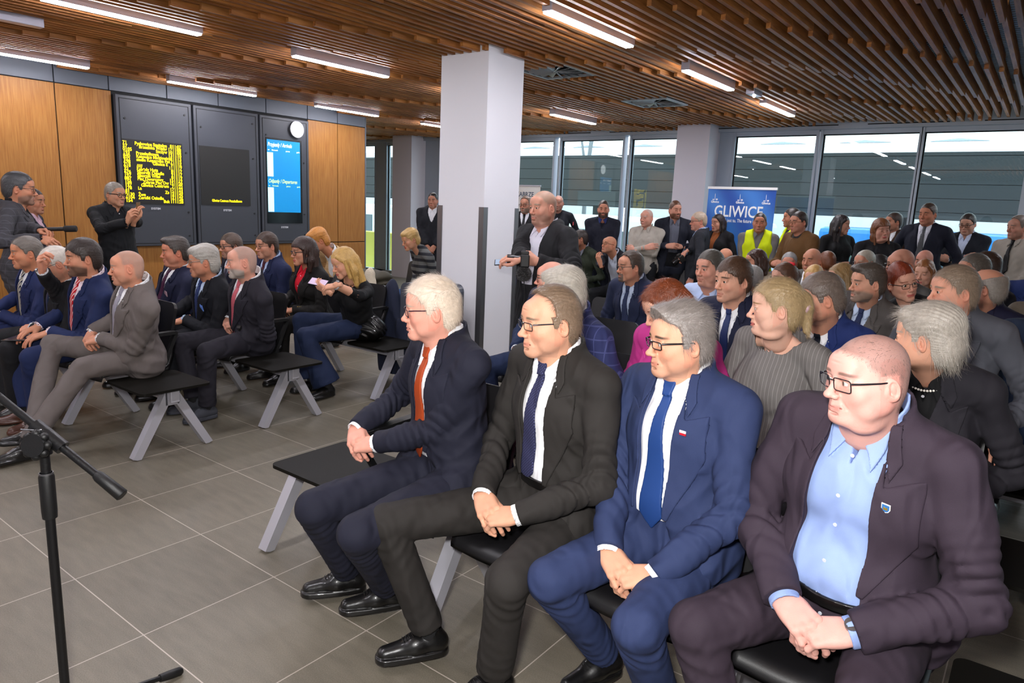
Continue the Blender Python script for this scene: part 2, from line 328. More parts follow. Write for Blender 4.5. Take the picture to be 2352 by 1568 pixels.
# column
c_=MB(); c_.box((COLX0,COLY0,.12),(COLX1,COLY1,3.3)); col=tag(c_.obj('column',WHITE),'thick white square column with steel corner guards','column',kind='structure')
for n_,(x,y,dx,dy) in enumerate(((COLX1,COLY0,-1,1),(COLX0,COLY0,1,1),(COLX1,COLY1,-1,-1),(COLX0,COLY1,1,-1))):
    g=MB(); e_=.006; a=.052
    xs=sorted((x-dx*e_,x+dx*a)); yy=sorted((y-dy*e_,y)); g.box((xs[0],yy[0],.12),(xs[1],yy[1],1.555))
    xs=sorted((x-dx*e_,x)); yy=sorted((y,y+dy*a)); g.box((xs[0],yy[0],.12),(xs[1],yy[1],1.555)); g.obj('corner_guard',STEEL,col)
MB().box((COLX0-.012,COLY0-.012,0),(COLX1+.012,COLY1+.012,.12)).obj('skirting',mat('green_grey_skirting','#6d7a76',.4),col)
# window wall
GL=glassmat('window_glass',(.80,.88,.88),1.25)
head=MB(); head.box((-16,WY-.12,2.80),(5,WY+.12,3.3),0); 
for xx in np.arange(-15.4,4.5,1.32): head.box((xx,WY-.126,2.845),(xx+.95,WY-.12,2.858),1)
tag(head.obj('trim_1',[FRAME,SHADOW]),kind='structure')
tag(MB().box((-16,WY-.05,0),(5,WY+.1,.06)).obj('trim_2',FRAME),kind='structure')
edges=[(-15.9,-13.9),(-13.7,-12.03),(-11.65,-11.05),(-10.1,-8.8),(-8.6,-7.33),(-7.16,-5.93),(-5.77,-4.79),(-4.02,-2.86),(-2.77,-1.58),(-1.52,-.39),(-.32,.85),(.92,2.1),(2.2,3.4),(3.5,4.9)]
for n_,(a,b) in enumerate(edges):
    f=MB(); f.box((a-.035,WY-.06,.06),(a,WY+.06,2.80)); f.box((b,WY-.06,.06),(b+.035,WY+.06,2.80)); f.box((a,WY-.05,2.74),(b,WY+.05,2.80))
    o=tag(f.obj('window_%d'%(n_+1),FRAME),kind='structure'); MB().box((a,WY-.008,.06),(b,WY+.008,2.74)).obj('glass_pane',GL,o)
    g=MB(); g.box((a,WY-.012,.06),(a+.018,WY+.012,2.74)); g.box((a+.018,WY-.012,2.725),(b,WY+.012,2.74)); g.obj('gasket',SHADOW,o)
for (a,b,dp) in ((-11.05,-10.5,.45),(-4.79,-4.27,.45)):
    tag(MB().box((a,WY-dp,0),(b,WY-.0,3.3)).obj('trim_3',mat('pale_column_paint','#c3bfc6',.6)),kind='structure')
tag(MB().box((-10.5,WY-.05,0),(-10.14,WY+.05,3.3)).obj('trim_4',FRAME),kind='structure')
tag(MB().box((-4.27,WY-.05,0),(-4.06,WY+.05,3.3)).obj('trim_5',FRAME),kind='structure')
for a,b in ((-13.86,-13.74),(-11.99,-11.69),(-8.76,-8.64)): tag(MB().box((a,WY-.05,0),(b,WY+.05,3.3)).obj('trim_6',FRAME),kind='structure')
# outside
tag(MB().box((-90,11,-1.35),(60,90,-1.2)).obj('outdoor_paving',mat('wet_pale_paving','#b9bfc4',.6,noise=.15,nscale=.6)),kind='structure')
cn=MB(); n_=18
for i in range(n_): 
    z0=1.80+i*.10; cn.box((-60,24,z0),(40,24.12 if i%4 else 24.05,z0+(.10 if i%4 else .085)),0)
cn.box((-60,24,1.72),(40,36,1.80),1); cn.box((-60,24.14,1.80),(40,24.3,3.6),0); cn.box((-60,24.2,3.5),(40,36,3.6),2)
for xx in range(-58,40,6): cn.tube([(xx,27,-1.2),(xx,27,1.75)],.15,8,1)
tag(cn.obj('platform_canopy',[mat('canopy_dark_cladding','#1b2224',.5),mat('canopy_soffit','#2a3134',.6),mat('canopy_roof','#f4f8fc',.5)]),'long dark clad canopy across the street outside the windows','canopy')
def gable(x0,y,w,h,z):
    t=MB(); t.prism([(x0,z),(x0+w,z),(x0+w/2,z+h)],0,.4,0,Matrix(((1,0,0,0),(0,0,1,y),(0,1,0,0),(0,0,0,1)))); return t
for i in range(10):
    tag(gable(-30+i*4.1,40,2.4,.12,5.45).obj('roof_light',mat('roof_light','#aab4ba',.5)),'low pointed roof light on the far white hall roof','roof light','roof lights on the far hall')
tag(MB().box((-60,41,-1.2),(60,60,5.4)).obj('far_hall',mat('far_white_hall','#f2f6fa',.6)),'long white hall with a pale flat roof far outside','building')
def bus(x,y,l,colr,label,name='bus'):
    t=empty(name,(x,y,-1.2),0,label,name)
    MB().box((0,0,.35),(l,2.4,2.6),bev=.12).obj('body',mat('coach_'+colr,colr,.3),t); MB().box((.4,-.02,1.3),(l-.4,.0,2.2)).obj('side_window',mat('coach_glass','#4b5d66',.15),t)
    for xx in (1.5,l-1.8): MB().tube([(xx,-.03,.45),(xx,.3,.45)],.45,16).obj('wheel',mat('tyre','#17171a',.8),t)
bus(-4.4,17.6,5.2,'#2f7fd0','blue coach parked outside, at the right behind the standing guests'); bus(-15.5,17.5,9.5,'#e9f1f1','white coach outside, seen between the standing guests left of the blue banner')
bus(-29,19,8,'#dfeef0','pale coach outside the far left windows')
t=empty('parking_sign',(-14.2,13.6,-1.2),0,'blue parking sign on a pole outside the left windows','sign')
MB().tube([(0,0,0),(0,0,2.2)],.03,8).obj('pole',STEEL,t); MB().box((-.13,-.04,2.0),(.13,-.02,2.35)).obj('sign_plate',mat('sign_blue','#1f6fd0',.4),t)
v_,f_=text_mesh('P',.3,Matrix(((1,0,0,-.09),(0,0,-1,-.042),(0,1,0,2.07),(0,0,0,1))),.001); q=MB(); q.add(v_,f_); q.obj('letter',WHITE,t)
tag(MB().box((-22,12.6,-1.2),(-9,12.9,.75),bev=.02).obj('yellow_barrier',mat('barrier_yellow','#c9c24a',.5)),'low yellow edged barrier outside the left windows','barrier')
def tree(x,y):
    r=random.Random(int(x*10)); m=MB()
    def br(p,d,l,rad,dep):
        q=p+d*l; m.tube([p,q],[rad,rad*.7],5)
        if dep: 
            for _ in range(3): br(q,(d+Vector((r.uniform(-.6,.6),r.uniform(-.6,.6),r.uniform(-.1,.5)))).normalized(),l*.72,rad*.6,dep-1)
    br(Vector((0,0,0)),Vector((0,0,1)),3.6,.16,5); return m
for x,y in ((-30,39),(-24,39)):
    m=tree(x,y); o=m.obj('bare_tree',mat('bark_grey','#8a8f93',.8)); o.location=(x,y,0); tag(o,'leafless tree outside the far left windows','tree','bare trees outside')
# ------------------------------------------------------------------ people: implicit surfaces
F32=np.float32
def smin(a,b,k):
    if k<=0: return np.minimum(a,b)
    h=np.maximum(k-np.abs(a-b),0)/k; return np.minimum(a,b)-h*h*k*.25
class Vol:
    def __init__(s,lo,hi,h):
        s.h=h; s.lo=np.array(lo,float); n=[max(4,int(math.ceil((hi[i]-lo[i])/h))+1) for i in range(3)]
        s.ax=[(s.lo[i]+h*np.arange(n[i])).astype(F32) for i in range(3)]; s.n=n; s.D=np.full(n,9.,F32)
    def sub(s,lo,hi):
        r=[]
        for i in range(3):
            a=max(0,int((lo[i]-s.lo[i])/s.h)); b=min(s.n[i],int((hi[i]-s.lo[i])/s.h)+2)
            if b<=a: return None
            r.append(slice(a,b))
        return tuple(r)
    def grid(s,sl=None):
        if sl is None: sl=(slice(None),)*3
        return s.ax[0][sl[0]][:,None,None],s.ax[1][sl[1]][None,:,None],s.ax[2][sl[2]][None,None,:]
    def ell(s,c,r,k=.02,A=None,sub=False):
        c=np.array(c,float); r=np.array(r,float); m=r.max()+max(k,.02)+.01
        sl=s.sub(c-m,c+m)
        if sl is None: return
        x,y,z=s.grid(sl); x=x-F32(c[0]); y=y-F32(c[1]); z=z-F32(c[2])
        if A is not None: x,y,z=[F32(A[i][0])*x+F32(A[i][1])*y+F32(A[i][2])*z for i in range(3)]
        p0=(x/F32(r[0]))**2+(y/F32(r[1]))**2+(z/F32(r[2]))**2; p1=(x/F32(r[0]**2))**2+(y/F32(r[1]**2))**2+(z/F32(r[2]**2))**2
        k0=np.sqrt(p0); d=k0*(k0-1)/np.sqrt(p1+1e-9)
        s.put(sl,d,k,sub)
    def put(s,sl,d,k,sub=False):
        if sub: s.D[sl]=-smin(-s.D[sl],d,k)
        else: s.D[sl]=smin(s.D[sl],d,k)
    def cone(s,a,b,ra,rb,k=.01,sub=False,flat=None,fold=None,cut=None):
        a=np.array(a,float); b=np.array(b,float); m=max(ra,rb)*1.3+max(k,.015)+.01
        sl=s.sub(np.minimum(a,b)-m,np.maximum(a,b)+m)
        if sl is None: return
        x,y,z=s.grid(sl); ba=b-a; L2=float(ba@ba)+1e-9
        px,py,pz=x-F32(a[0]),y-F32(a[1]),z-F32(a[2])
        tr=(px*F32(ba[0])+py*F32(ba[1])+pz*F32(ba[2]))/F32(L2); t=np.clip(tr,0,1)
        qx=px-t*F32(ba[0]); qy=py-t*F32(ba[1]); qz=pz-t*F32(ba[2])
        if flat is not None: # flatten along a unit direction
            n_,fa=flat; dn=qx*F32(n_[0])+qy*F32(n_[1])+qz*F32(n_[2]); q2=qx*qx+qy*qy+qz*qz-dn*dn+(dn*F32(fa))**2
        else: q2=qx*qx+qy*qy+qz*qz
        d=np.sqrt(q2)-(F32(ra)+F32(rb-ra)*t)
        if fold is not None: d=d+fold(x,y,z,tr)
        if cut is not None: # cut beyond a plane point,dir
            cp,cdir=cut; pl=(x-F32(cp[0]))*F32(cdir[0])+(y-F32(cp[1]))*F32(cdir[1])+(z-F32(cp[2]))*F32(cdir[2]); d=np.maximum(d,pl)
        s.put(sl,d,k,sub)
    def mesh(s): return surfnet(s.D,s.lo,s.h)
def surfnet(D,lo,h):
    # pad outward so everything closes
    D=D.copy(); 
    for ax in range(3):
        sl=[slice(None)]*3; sl[ax]=0; D[tuple(sl)]=np.maximum(D[tuple(sl)],h*.3); sl[ax]=-1; D[tuple(sl)]=np.maximum(D[tuple(sl)],h*.3)
    n=D.shape; I=D<0
    c=np.zeros((n[0]-1,n[1]-1,n[2]-1),np.uint8)
    for i in (0,1):
        for j in (0,1):
            for k in (0,1): c+=I[i:n[0]-1+i,j:n[1]-1+j,k:n[2]-1+k]
    act=np.nonzero((c>0)&(c<8)); N=len(act[0])
    if N==0: return np.zeros((0,3)),np.zeros((0,4),int)
    idx=-np.ones(c.shape,np.int32); idx[act]=np.arange(N)
    cs=[(i,j,k) for i in (0,1) for j in (0,1) for k in (0,1)]
    val={q:D[act[0]+q[0],act[1]+q[1],act[2]+q[2]].astype(np.float64) for q in cs}
    P=np.zeros((N,3)); C=np.zeros(N)
    for ax in range(3):
        for q in cs:
            if q[ax]: continue
            r=list(q); r[ax]=1; r=tuple(r); a=val[q]; b=val[r]; m=(a<0)!=(b<0)
            t=np.where(m,a/(a-b+1e-12),0)
            for d in range(3):
                P[:,d]+=np.where(m,q[d]+(t if d==ax else 0),0)
            C+=m
    P/=C[:,None]; P+=np.stack(act,1); P=P*h+np.array(lo)
    Q=[]
    for ax in range(3):
        u,v=(ax+1)%3,(ax+2)%3
        s0=[slice(1,-1)]*3; s0[ax]=slice(0,n[ax]-1); s1=list(s0); s1[ax]=slice(1,n[ax])
        A=I[tuple(s0)]; B=I[tuple(s1)]
        for flip,M in ((False,A&~B),(True,~A&B)):
            w=np.nonzero(M)
            if len(w[0])==0: continue
            w=[w[0]+(0 if ax==0 else 1),w[1]+(0 if ax==1 else 1),w[2]+(0 if ax==2 else 1)]
            def g(du,dv):
                z=[a.copy() for a in w]; z[u]=z[u]-du; z[v]=z[v]-dv; return idx[tuple(z)]
            q=np.stack([g(1,1),g(0,1),g(0,0),g(1,0)],1)
            if flip: q=q[:,::-1]
            Q.append(q)
    Q=np.concatenate(Q); Q=Q[(Q>=0).all(1)]
    return P,Q
def npmesh(name,V,Q,mats,cols=None,smooth=True):
    me=bpy.data.meshes.new(name); me.vertices.add(len(V)); me.vertices.foreach_set('co',np.asarray(V,np.float32).ravel())
    nq=len(Q); k=Q.shape[1] if nq else 4; me.loops.add(nq*k); me.loops.foreach_set('vertex_index',np.asarray(Q,np.int32).ravel())
    me.polygons.add(nq); me.polygons.foreach_set('loop_start',np.arange(0,nq*k,k,dtype=np.int32)); me.polygons.foreach_set('loop_total',np.full(nq,k,np.int32))
    me.polygons.foreach_set('use_smooth',np.full(nq,smooth)); me.update(calc_edges=True)
    if cols is not None:
        a=me.color_attributes.new('Col','FLOAT_COLOR','POINT'); a.data.foreach_set('color',np.concatenate([cols,np.ones((len(V),1))],1).astype(np.float32).ravel())
    for m in (mats if isinstance(mats,(list,tuple)) else [mats]): me.materials.append(m)
    return me
def merge(parts):
    V=[];Q=[];C=[];n=0
    for p in parts:
        V.append(p[0]); Q.append(p[1]+n); n+=len(p[0])
        if len(p)>2: C.append(p[2])
    return np.concatenate(V),np.concatenate(Q),(np.concatenate(C) if C else None)
def rot(yaw=0,pitch=0,roll=0):
    """yaw>0 turns to the person's left, pitch>0 looks down, roll>0 tips to the person's right"""
    cy,sy=cos(radians(yaw)),sin(radians(yaw)); cp,sp=cos(radians(-pitch)),sin(radians(-pitch)); cr,sr=cos(radians(roll)),sin(radians(roll))
    Z=np.array([[cy,-sy,0],[sy,cy,0],[0,0,1]]); X=np.array([[1,0,0],[0,cp,-sp],[0,sp,cp]]); Y=np.array([[cr,0,sr],[0,1,0],[-sr,0,cr]])
    return Z@X@Y
def nrm(v): v=np.array(v,float); return v/(np.linalg.norm(v)+1e-12)
def attr_mat(name,rough,sss=0,bump=0,bscale=300,spec=.4,stretch=None,sheen=0):
    if name in MATS: return MATS[name]
    m=mat(name,'#ffffff',rough,spec=spec,bump=bump,bscale=bscale,sss=sss,stretch=stretch,sheen=sheen); N=m.node_tree.nodes; at=N.new('ShaderNodeAttribute'); at.attribute_name='Col'
    m.node_tree.links.new(at.outputs['Color'],N['Principled BSDF'].inputs['Base Color']); return m
SKIN=attr_mat('skin',.55,sss=.10,bump=.10,bscale=380,spec=.28)
def cloth(c,kind='plain',c2=None):
    nm='%s_cloth_%s%s'%(kind,c.lstrip('#'),c2.lstrip('#') if c2 else '')
    if nm in MATS: return MATS[nm]
    m=mat(nm,c,.78,spec=.25,noise=.10,nscale=9,bump=.22 if kind!='satin' else .05,bscale=900)
    N=m.node_tree.nodes; L=m.node_tree.links; b=N['Principled BSDF']
    if kind=='satin': b.inputs['Roughness'].default_value=.45
    else:
        tw=N.new('ShaderNodeTexCoord'); mw=N.new('ShaderNodeMapping'); mw.inputs['Rotation'].default_value=(.5,.3,.7); mw.inputs['Scale'].default_value=(1.6,1,.75); L.new(tw.outputs['Object'],mw.inputs[0])
        wn=N.new('ShaderNodeTexNoise'); wn.inputs['Scale'].default_value=7; wn.inputs['Detail'].default_value=1; wn.inputs['Distortion'].default_value=.9; L.new(mw.outputs[0],wn.inputs[0])
        wb=N.new('ShaderNodeBump'); wb.inputs['Strength'].default_value=.6; wb.inputs['Distance'].default_value=.045; L.new(wn.outputs[0],wb.inputs['Height']); fine=b.inputs['Normal'].links[0].from_node; L.new(wb.outputs[0],fine.inputs['Normal'])
    if kind in ('check','stripe','diag','knit','dots','pinstripe'):
        tc=N.new('ShaderNodeTexCoord'); sp=N.new('ShaderNodeSeparateXYZ'); L.new(tc.outputs['Object'],sp.inputs[0])
        def stripes(sock,freq,w,ph=0):
            a=N.new('ShaderNodeMath'); a.operation='MULTIPLY'; a.inputs[1].default_value=freq; L.new(sock,a.inputs[0])
            f=N.new('ShaderNodeMath'); f.operation='FRACT'; L.new(a.outputs[0],f.inputs[0]); g=N.new('ShaderNodeMath'); g.operation='LESS_THAN'; g.inputs[1].default_value=w; L.new(f.outputs[0],g.inputs[0]); return g.outputs[0]
        def mm(op,a,b2):
            n=N.new('ShaderNodeMath'); n.operation=op
            for i,v in enumerate((a,b2)):
                if isinstance(v,(int,float)): n.inputs[i].default_value=v
                else: L.new(v,n.inputs[i])
            return n.outputs[0]
        if kind=='check': fac=mm('MULTIPLY',mm('MAXIMUM',stripes(sp.outputs[0],22,.10),stripes(sp.outputs[2],18,.10)),.55)
        elif kind=='pinstripe': fac=mm('MULTIPLY',stripes(sp.outputs[0],62,.10),.6)
        elif kind=='knit': fac=stripes(sp.outputs[2],14,.45)
        elif kind=='dots': fac=mm('MULTIPLY',stripes(mm('ADD',sp.outputs[0],sp.outputs[2]),95,.34),stripes(mm('SUBTRACT',sp.outputs[0],sp.outputs[2]),95,.34))
        else: fac=stripes(mm('ADD',mm('MULTIPLY',sp.outputs[0],1.0),sp.outputs[2]),38 if kind=='diag' else 60,.36 if kind=='diag' else .3)
        mx=N.new('ShaderNodeMix'); mx.data_type='RGBA'; L.new(fac,mx.inputs[0]); old=b.inputs['Base Color'].links[0].from_socket
        L.new(old,mx.inputs[6]); mx.inputs[7].default_value=(*lin(c2 or '#ffffff'),1); L.new(mx.outputs[2],b.inputs['Base Color'])
    return m
def hairmat(c):
    nm='hair_'+c.lstrip('#')
    if nm in MATS: return MATS[nm]
    return mat(nm,c,.42,spec=.5,noise=.32,nscale=90,bump=.25,bscale=220,stretch=(1,.35,.6))
EYEW=mat('eye_white','#d9d2cc',.2); IRIS=mat('iris','#4a4136',.2); PUP=mat('pupil','#050505',.1)
LEATHER=mat('black_leather','#0d0c0c',.36,coat=.3,bump=.06,bscale=60); BROWNL=mat('brown_leather','#4a2617',.35,coat=.2); SUEDE=mat('grey_suede','#3a3c44',.85)
# ---- head ---------------------------------------------------------
HAIRPOLY={ # outline in the (y,z) plane of the head where hair grows
 'short':[(.125,.16),(.098,.094),(.083,.074),(.060,.062),(.052,.038),(.036,.028),(.032,-.012),(.014,-.014),(.008,.016),(-.014,.022),(-.028,.0),(-.034,-.055),(-.05,-.092),(-.16,-.092),(-.16,.16)],
 'fringe':[(.125,.16),(.120,.08),(.103,.052),(.070,.046),(.052,.030),(.036,.024),(.032,-.012),(.014,-.014),(.008,.016),(-.014,.022),(-.028,.0),(-.034,-.055),(-.05,-.09),(-.16,-.09),(-.16,.16)],
 'receding':[(.09,.16),(.062,.106),(.046,.088),(.040,.06),(.040,.035),(.034,.02),(.030,-.012),(.014,-.014),(.008,.016),(-.014,.022),(-.028,.0),(-.034,-.055),(-.05,-.09),(-.16,-.09),(-.16,.16)],
 'ring':[(.036,.045),(.034,.02),(.030,-.010),(.014,-.012),(.008,.016),(-.014,.022),(-.028,.0),(-.034,-.055),(-.05,-.09),(-.16,-.09),(-.16,.07),(-.09,.078),(-.03,.066)],
}
def poly2(P,a,b):
    """signed distance to a 2-D polygon, vectorised"""
    P=np.array(P,float); n=len(P); d=np.full(np.broadcast(a,b).shape,1e9,F32); ins=np.zeros(d.shape,bool)
    for i in range(n):
        p=P[i]; q=P[(i+1)%n]; e=q-p; wa=a-F32(p[0]); wb=b-F32(p[1]); t=np.clip((wa*F32(e[0])+wb*F32(e[1]))/F32(e@e+1e-12),0,1)
        d=np.minimum(d,(wa-t*F32(e[0]))**2+(wb-t*F32(e[1]))**2)
        c1=(p[1]>b)!=(q[1]>b)
        if q[1]!=p[1]: ins^=c1&(a<(q[0]-p[0])*(b-p[1])/(q[1]-p[1])+p[0])
    d=np.sqrt(d); return np.where(ins,-d,d)
def wob(x,y,z,f,s=0): return (np.sin(x*f+s+1.7*np.sin(y*f*.7+s))+np.sin(y*f*1.1+s*2+1.3*np.sin(z*f*.8))+np.sin(z*f*.9+s*3+1.5*np.sin(x*f*.6)))/3
def make_head(sp,lod,nb,Rh=None):
    """returns skin V,Q,C and hair V,Q in head frame (eye level origin). nb: neck base in head frame"""
    h=(.0023,.0036,.0055)[lod]; fat=sp.get('fat',0); fem=sp.get('fem',0); seed=sp['seed']; rg=np.random.RandomState(seed)
    W=(1+.06*fat)*(.94 if fem else 1)*(1+rg.uniform(-.02,.02)); jaw=(.9 if fem else 1)*(1+.12*fat)*rg.uniform(.95,1.05); nose=(.86 if fem else 1)*rg.uniform(.92,1.12); age=sp.get('age',.5)
    lo=np.array([-.1,-.128,-.145]); hi=np.array([.1,.140,.125])
    nbv=np.array(nb,float); lo=np.minimum(lo,nbv-.07); hi=np.maximum(hi,nbv+.07)
    v=Vol(lo,hi,h)
    v.ell((0,-.012,.030),(.076*W,.100,.087),0)
    v.ell((0,-.045,-.028),(.062*W,.058,.062),.03)
    v.ell((0,.022,-.030),(.064*W,.066,.075),.03)
    v.cone((-.050*W*jaw,.002,-.066),(-.017*jaw,.068,-.104),.017,.016,.03); v.cone((.050*W*jaw,.002,-.066),(.017*jaw,.068,-.104),.017,.016,.03)
    v.ell((0,.078,-.102),(.022*jaw,.018,.016),.02)                        # chin
    v.ell((0,.0755,-.071),(.030,.0235,.027),.02)                            # mouth mound
    for s in (-1,1):
        v.ell((s*.040*W,.058,-.030),(.024+.007*fat,.024,.027+.006*fat),.02)   # cheek
        v.ell((s*.060*W,.012,-.030),(.014,.035,.035),.02)
        v.ell((s*.050*W,.035,-.072),(.014+.014*fat,.026,.022+.008*fat),.02)   # jowl
        if fat>.3: v.ell((s*.03,.02,-.115),(.035,.045,.022*fat+.008),.02)
    v.cone((-.034,.081,.020),(.034,.081,.020),.0125-.003*fem,.0125-.003*fem,.012)   # brow
    v.ell((0,.070,.045),(.052,.026,.034),.02)
    for s in (-1,1): v.ell((s*.0315,.101,-.001),(.0175,.0165,.0115),.012,sub=True)  # socket
    v.cone((0,.0885,.010),(0,.1065,-.029),.0075,.0088*nose,.010)                    # nose bridge
    v.ell((0,.1065+.004*nose,-.035),(.0118*nose,.0120*nose,.0105),.008)
    for s in (-1,1):
        v.ell((s*.0125*nose,.0985,-.040),(.0082,.0115,.0078),.006)
        if lod<2: v.ell((s*.0068,.1065,-.0465),(.0034,.0050,.0038),.002,sub=True)
    v.cone((0,.094,-.052),(0,.093,-.058),.0045,.0045,.01)
    # lips
    for s in (-1,1):
        v.cone((0,.0965,-.0655),(s*.0255,.082,-.069),.0050,.0032,.004); v.cone((0,.0955,-.0765),(s*.0245,.0815,-.0715),.0060,.0034,.004)
    if lod<2: v.cone((-.024,.0885,-.0712),(.024,.0885,-.0712),.0026,.0026,.002,sub=True); v.ell((0,.1005,-.0712),(.016,.004,.0014),.002,sub=True)
    v.ell((0,.092,-.088),(.016,.008,.004),.008,sub=True)
    if age>.4 and lod<2:
        for s in (-1,1): v.cone((s*.0215,.094,-.043),(s*.034,.080,-.070),.0026,.0032,.006,sub=True)
        if age>.7:
            for zz in (.052,.063,.073): v.cone((-.026,.0965-.12*(zz-.05),zz),(.026,.0965-.12*(zz-.05),zz-.001),.0012,.0012,.004,sub=True)
    # eyes
    ex=.0315; ey=.0775
    for s in (-1,1):
        v.ell((s*ex,ey,0),(.0148,.0145,.0135),.004)
        if lod<2:
            v.ell((s*ex,ey+.0145,-.0008),(.0128,.0095,.0044 if age>.6 else .005),.001,sub=True)
            v.cone((s*(ex-.013),ey+.0085,.0085),(s*(ex+.014),ey+.004,.0065),.0042,.0040,.005)
            v.cone((s*(ex-.011),ey+.0075,-.013),(s*(ex+.013),ey+.003,-.012),.0036,.003,.006)
    # ears
    for s in (-1,1):
        c=np.array((s*.0765*W,-.012,-.012)); A=np.array([[.90,s*.42,0],[-s*.42,.90,.0],[0,0,1]])
        T=np.array([[1,0,0],[0,.97,-.22],[0,.22,.97]])@A
        v.ell(c+(s*.004,0,0),(.0085,.0185,.031),.004,T)
        v.ell(c+(s*.0125,.001,.002),(.0085,.0120,.0225),.002,T,sub=True); v.ell(c+(s*.006,.006,-.006),(.006,.006,.009),.002,T,sub=True)
        v.ell(c+(0,.012,-.006),(.006,.006,.012),.004)
        if lod<2: v.ell(c+(s*.006,-.001,.003),(.0035,.006,.014),.003,T)
    # neck
    nr=(.050 if fem else .060)*(1+.16*fat)
    v.cone((0,-.012,-.050),nbv+(0,.008,0),nr,nr*1.12,.03)
    if not fem: v.cone((0,.030,-.105),nbv+(0,.03,.03),.016,.02,.03)
    V,Q=v.mesh(); V0=V; Q0=Q
    # colour
    tone=np.array(lin(sp.get('skin','#d29a80'))); x,y,z=V.T; C=np.tile(tone,(len(V),1))
    def blend(m,c): 
        m=np.clip(m,0,1)[:,None]; C[:]=C*(1-m)+np.array(c)*m
    n=wob(x,y,z,90,seed); C*=(1+.05*n)[:,None]
    ax_=np.abs(x)
    blend(np.exp(-(((ax_-.043)/.02)**2+((y-.07)/.03)**2+((z+.032)/.02)**2))*.38,tone*(1.03,.62,.60))
    blend(np.exp(-(((x)/.016)**2+((y-.118)/.015)**2+((z+.036)/.014)**2))*.4,tone*(1.02,.66,.64))
    blend((ax_>.072)*(y<.02)*.32,tone*(1.03,.66,.62))
    lipm=np.exp(-((np.maximum(ax_-.021,0)/.004)**2+((z+.0712)/.0085)**4))*(y>.082)
    blend(lipm*(.55 if not fem else .8),lin('#a5524c') if not fem else lin('#b03a40'))
    browc=lin(sp.get('brow',sp.get('hairc','#4a3a2c')))
    bm_=np.exp(-(((z-.0215-.004*np.cos((ax_-.03)*60))/(.0045 if not fem else .003))**4+((ax_-.033)/.019)**6))*(y>.06)
    blend(np.minimum(1,bm_*1.2),browc)
    if lod==2: 
        em=np.exp(-(((ax_-ex)/.011)**4+((z+.0005)/.0042)**4))*(y>.07); blend(em*.75,(.035,.022,.018))
    else: blend(np.exp(-(((ax_-ex)/.014)**4+((z+.001)/.0068)**4))*(y>.07)*(.3+.3*fem),tone*.38)
    st=sp.get('stubble',.0 if fem else .22); bz=np.clip((-.035-z-.25*np.maximum(.06-y,0))/.02,0,1)*(y>-.005)*(z>-.118-.06*(.08-y))
    mouthfree=1-np.exp(-((ax_/.022)**4+((z+.072)/.010)**4))
    bz=bz*mouthfree*np.clip((.05-(z+.02)*0)/.05,0,1); bc=lin(sp.get('beardc','#6a5a50'))
    if sp.get('beard'):
        k=sp['beard']
        zone=bz*(1 if k=='full' else (ax_<.033)*(y>.055)*((z<-.05) if k=='goatee' else (z>-.068)*(z<-.048)*(ax_<.028)))
        blend(zone*.92,bc); V=V+np.stack([x*0,zone*.004,-zone*.002*(z<-.09)],1)*(1 if k!='stache' else .8)
    else: blend(bz*st,bc)
    hp=sp.get('hair','short'); hc=lin(sp.get('hairc','#3a2c22')); parts=[]
    if hp in ('buzz','bald') and hp=='buzz':
        inn=poly2(HAIRPOLY['receding' if sp.get('rec') else 'short'],y+.18*np.maximum(np.abs(x)-.035,0),z); inn=np.clip(-inn/.014,0,1)*(~((ax_>.073)&(y<.02)&(y>-.035)&(z<.025))); blend(inn*(.60),hc)
    hair=None
    if hp=='buzz' and lod<2:
        cen=V[Q].mean(1); P_=HAIRPOLY['receding' if sp.get('rec') else 'short']; m=(poly2(P_,cen[:,1]+.18*np.maximum(np.abs(cen[:,0])-.035,0),cen[:,2])<-.002)&~((np.abs(cen[:,0])>.072)&(cen[:,1]<.02)&(cen[:,1]>-.04)&(cen[:,2]<.02)&(cen[:,2]>-.05))
        hair=merge([strands(V,Q[m],sp,'buzz',seed)])
    elif hp not in ('bald','buzz'):
        style=sp.get('hair','short'); tt,ts,tb=sp.get('ht',(.016,.007,.010)); th=(.0026,.004,.006)[lod] if lod else .0024
        P=HAIRPOLY.get({'buzz':'receding' if sp.get('rec') else 'short','long':'fringe','bob':'fringe','updo':'short','swept':'short','pixie':'fringe'}.get(style,style),HAIRPOLY['short'])
        if style=='buzz': tt,ts,tb=.003,.0025,.003
        if sp.get('rec') and style!='ring': P=HAIRPOLY['receding']
        lo2=np.array([-.12,-.16,-.12]);hi2=np.array([.12,.135,.15])
        if style in ('long',): lo2=np.array([-.14,-.17,-.36])
        if style=='bob': lo2=np.array([-.13,-.17,-.19])
        u=Vol(lo2,hi2,th)
        u.ell((0,-.013,.032),(.0765*W+ts,.100+tb,.087+tt),0); u.ell((0,-.047,-.028),(.063*W+ts,.060+tb,.064+.003),.03)
        u.ell((0,.022,-.0),(.066*W+ts*.6,.066,.05),.02)
        if style=='swept': u.ell((.012,.05,.098),(.062,.055,.030),.02); u.ell((0,-.02,.09),(.06,.08,.034),.02)
        if style=='pixie': u.ell((0,-.03,.065),(.088,.095,.075),.02); u.ell((0,.05,.085),(.06,.05,.035),.02); u.ell((0,-.07,-.02),(.07,.055,.075),.03)
        x,y,z=u.grid(); ax_=np.abs(x)
        yy=y+sp.get('hb',0)*(z>.03)+ (.20*np.maximum(ax_-.030,0) if style!='ring' else 0)+ (0 if not sp.get('part') else .12*x)
        pd=poly2(P,np.broadcast_to(yy,u.n),np.broadcast_to(z,u.n)); 
        if style=='ring': pd=np.maximum(pd,-1)
        D=np.maximum(u.D,pd*.9)
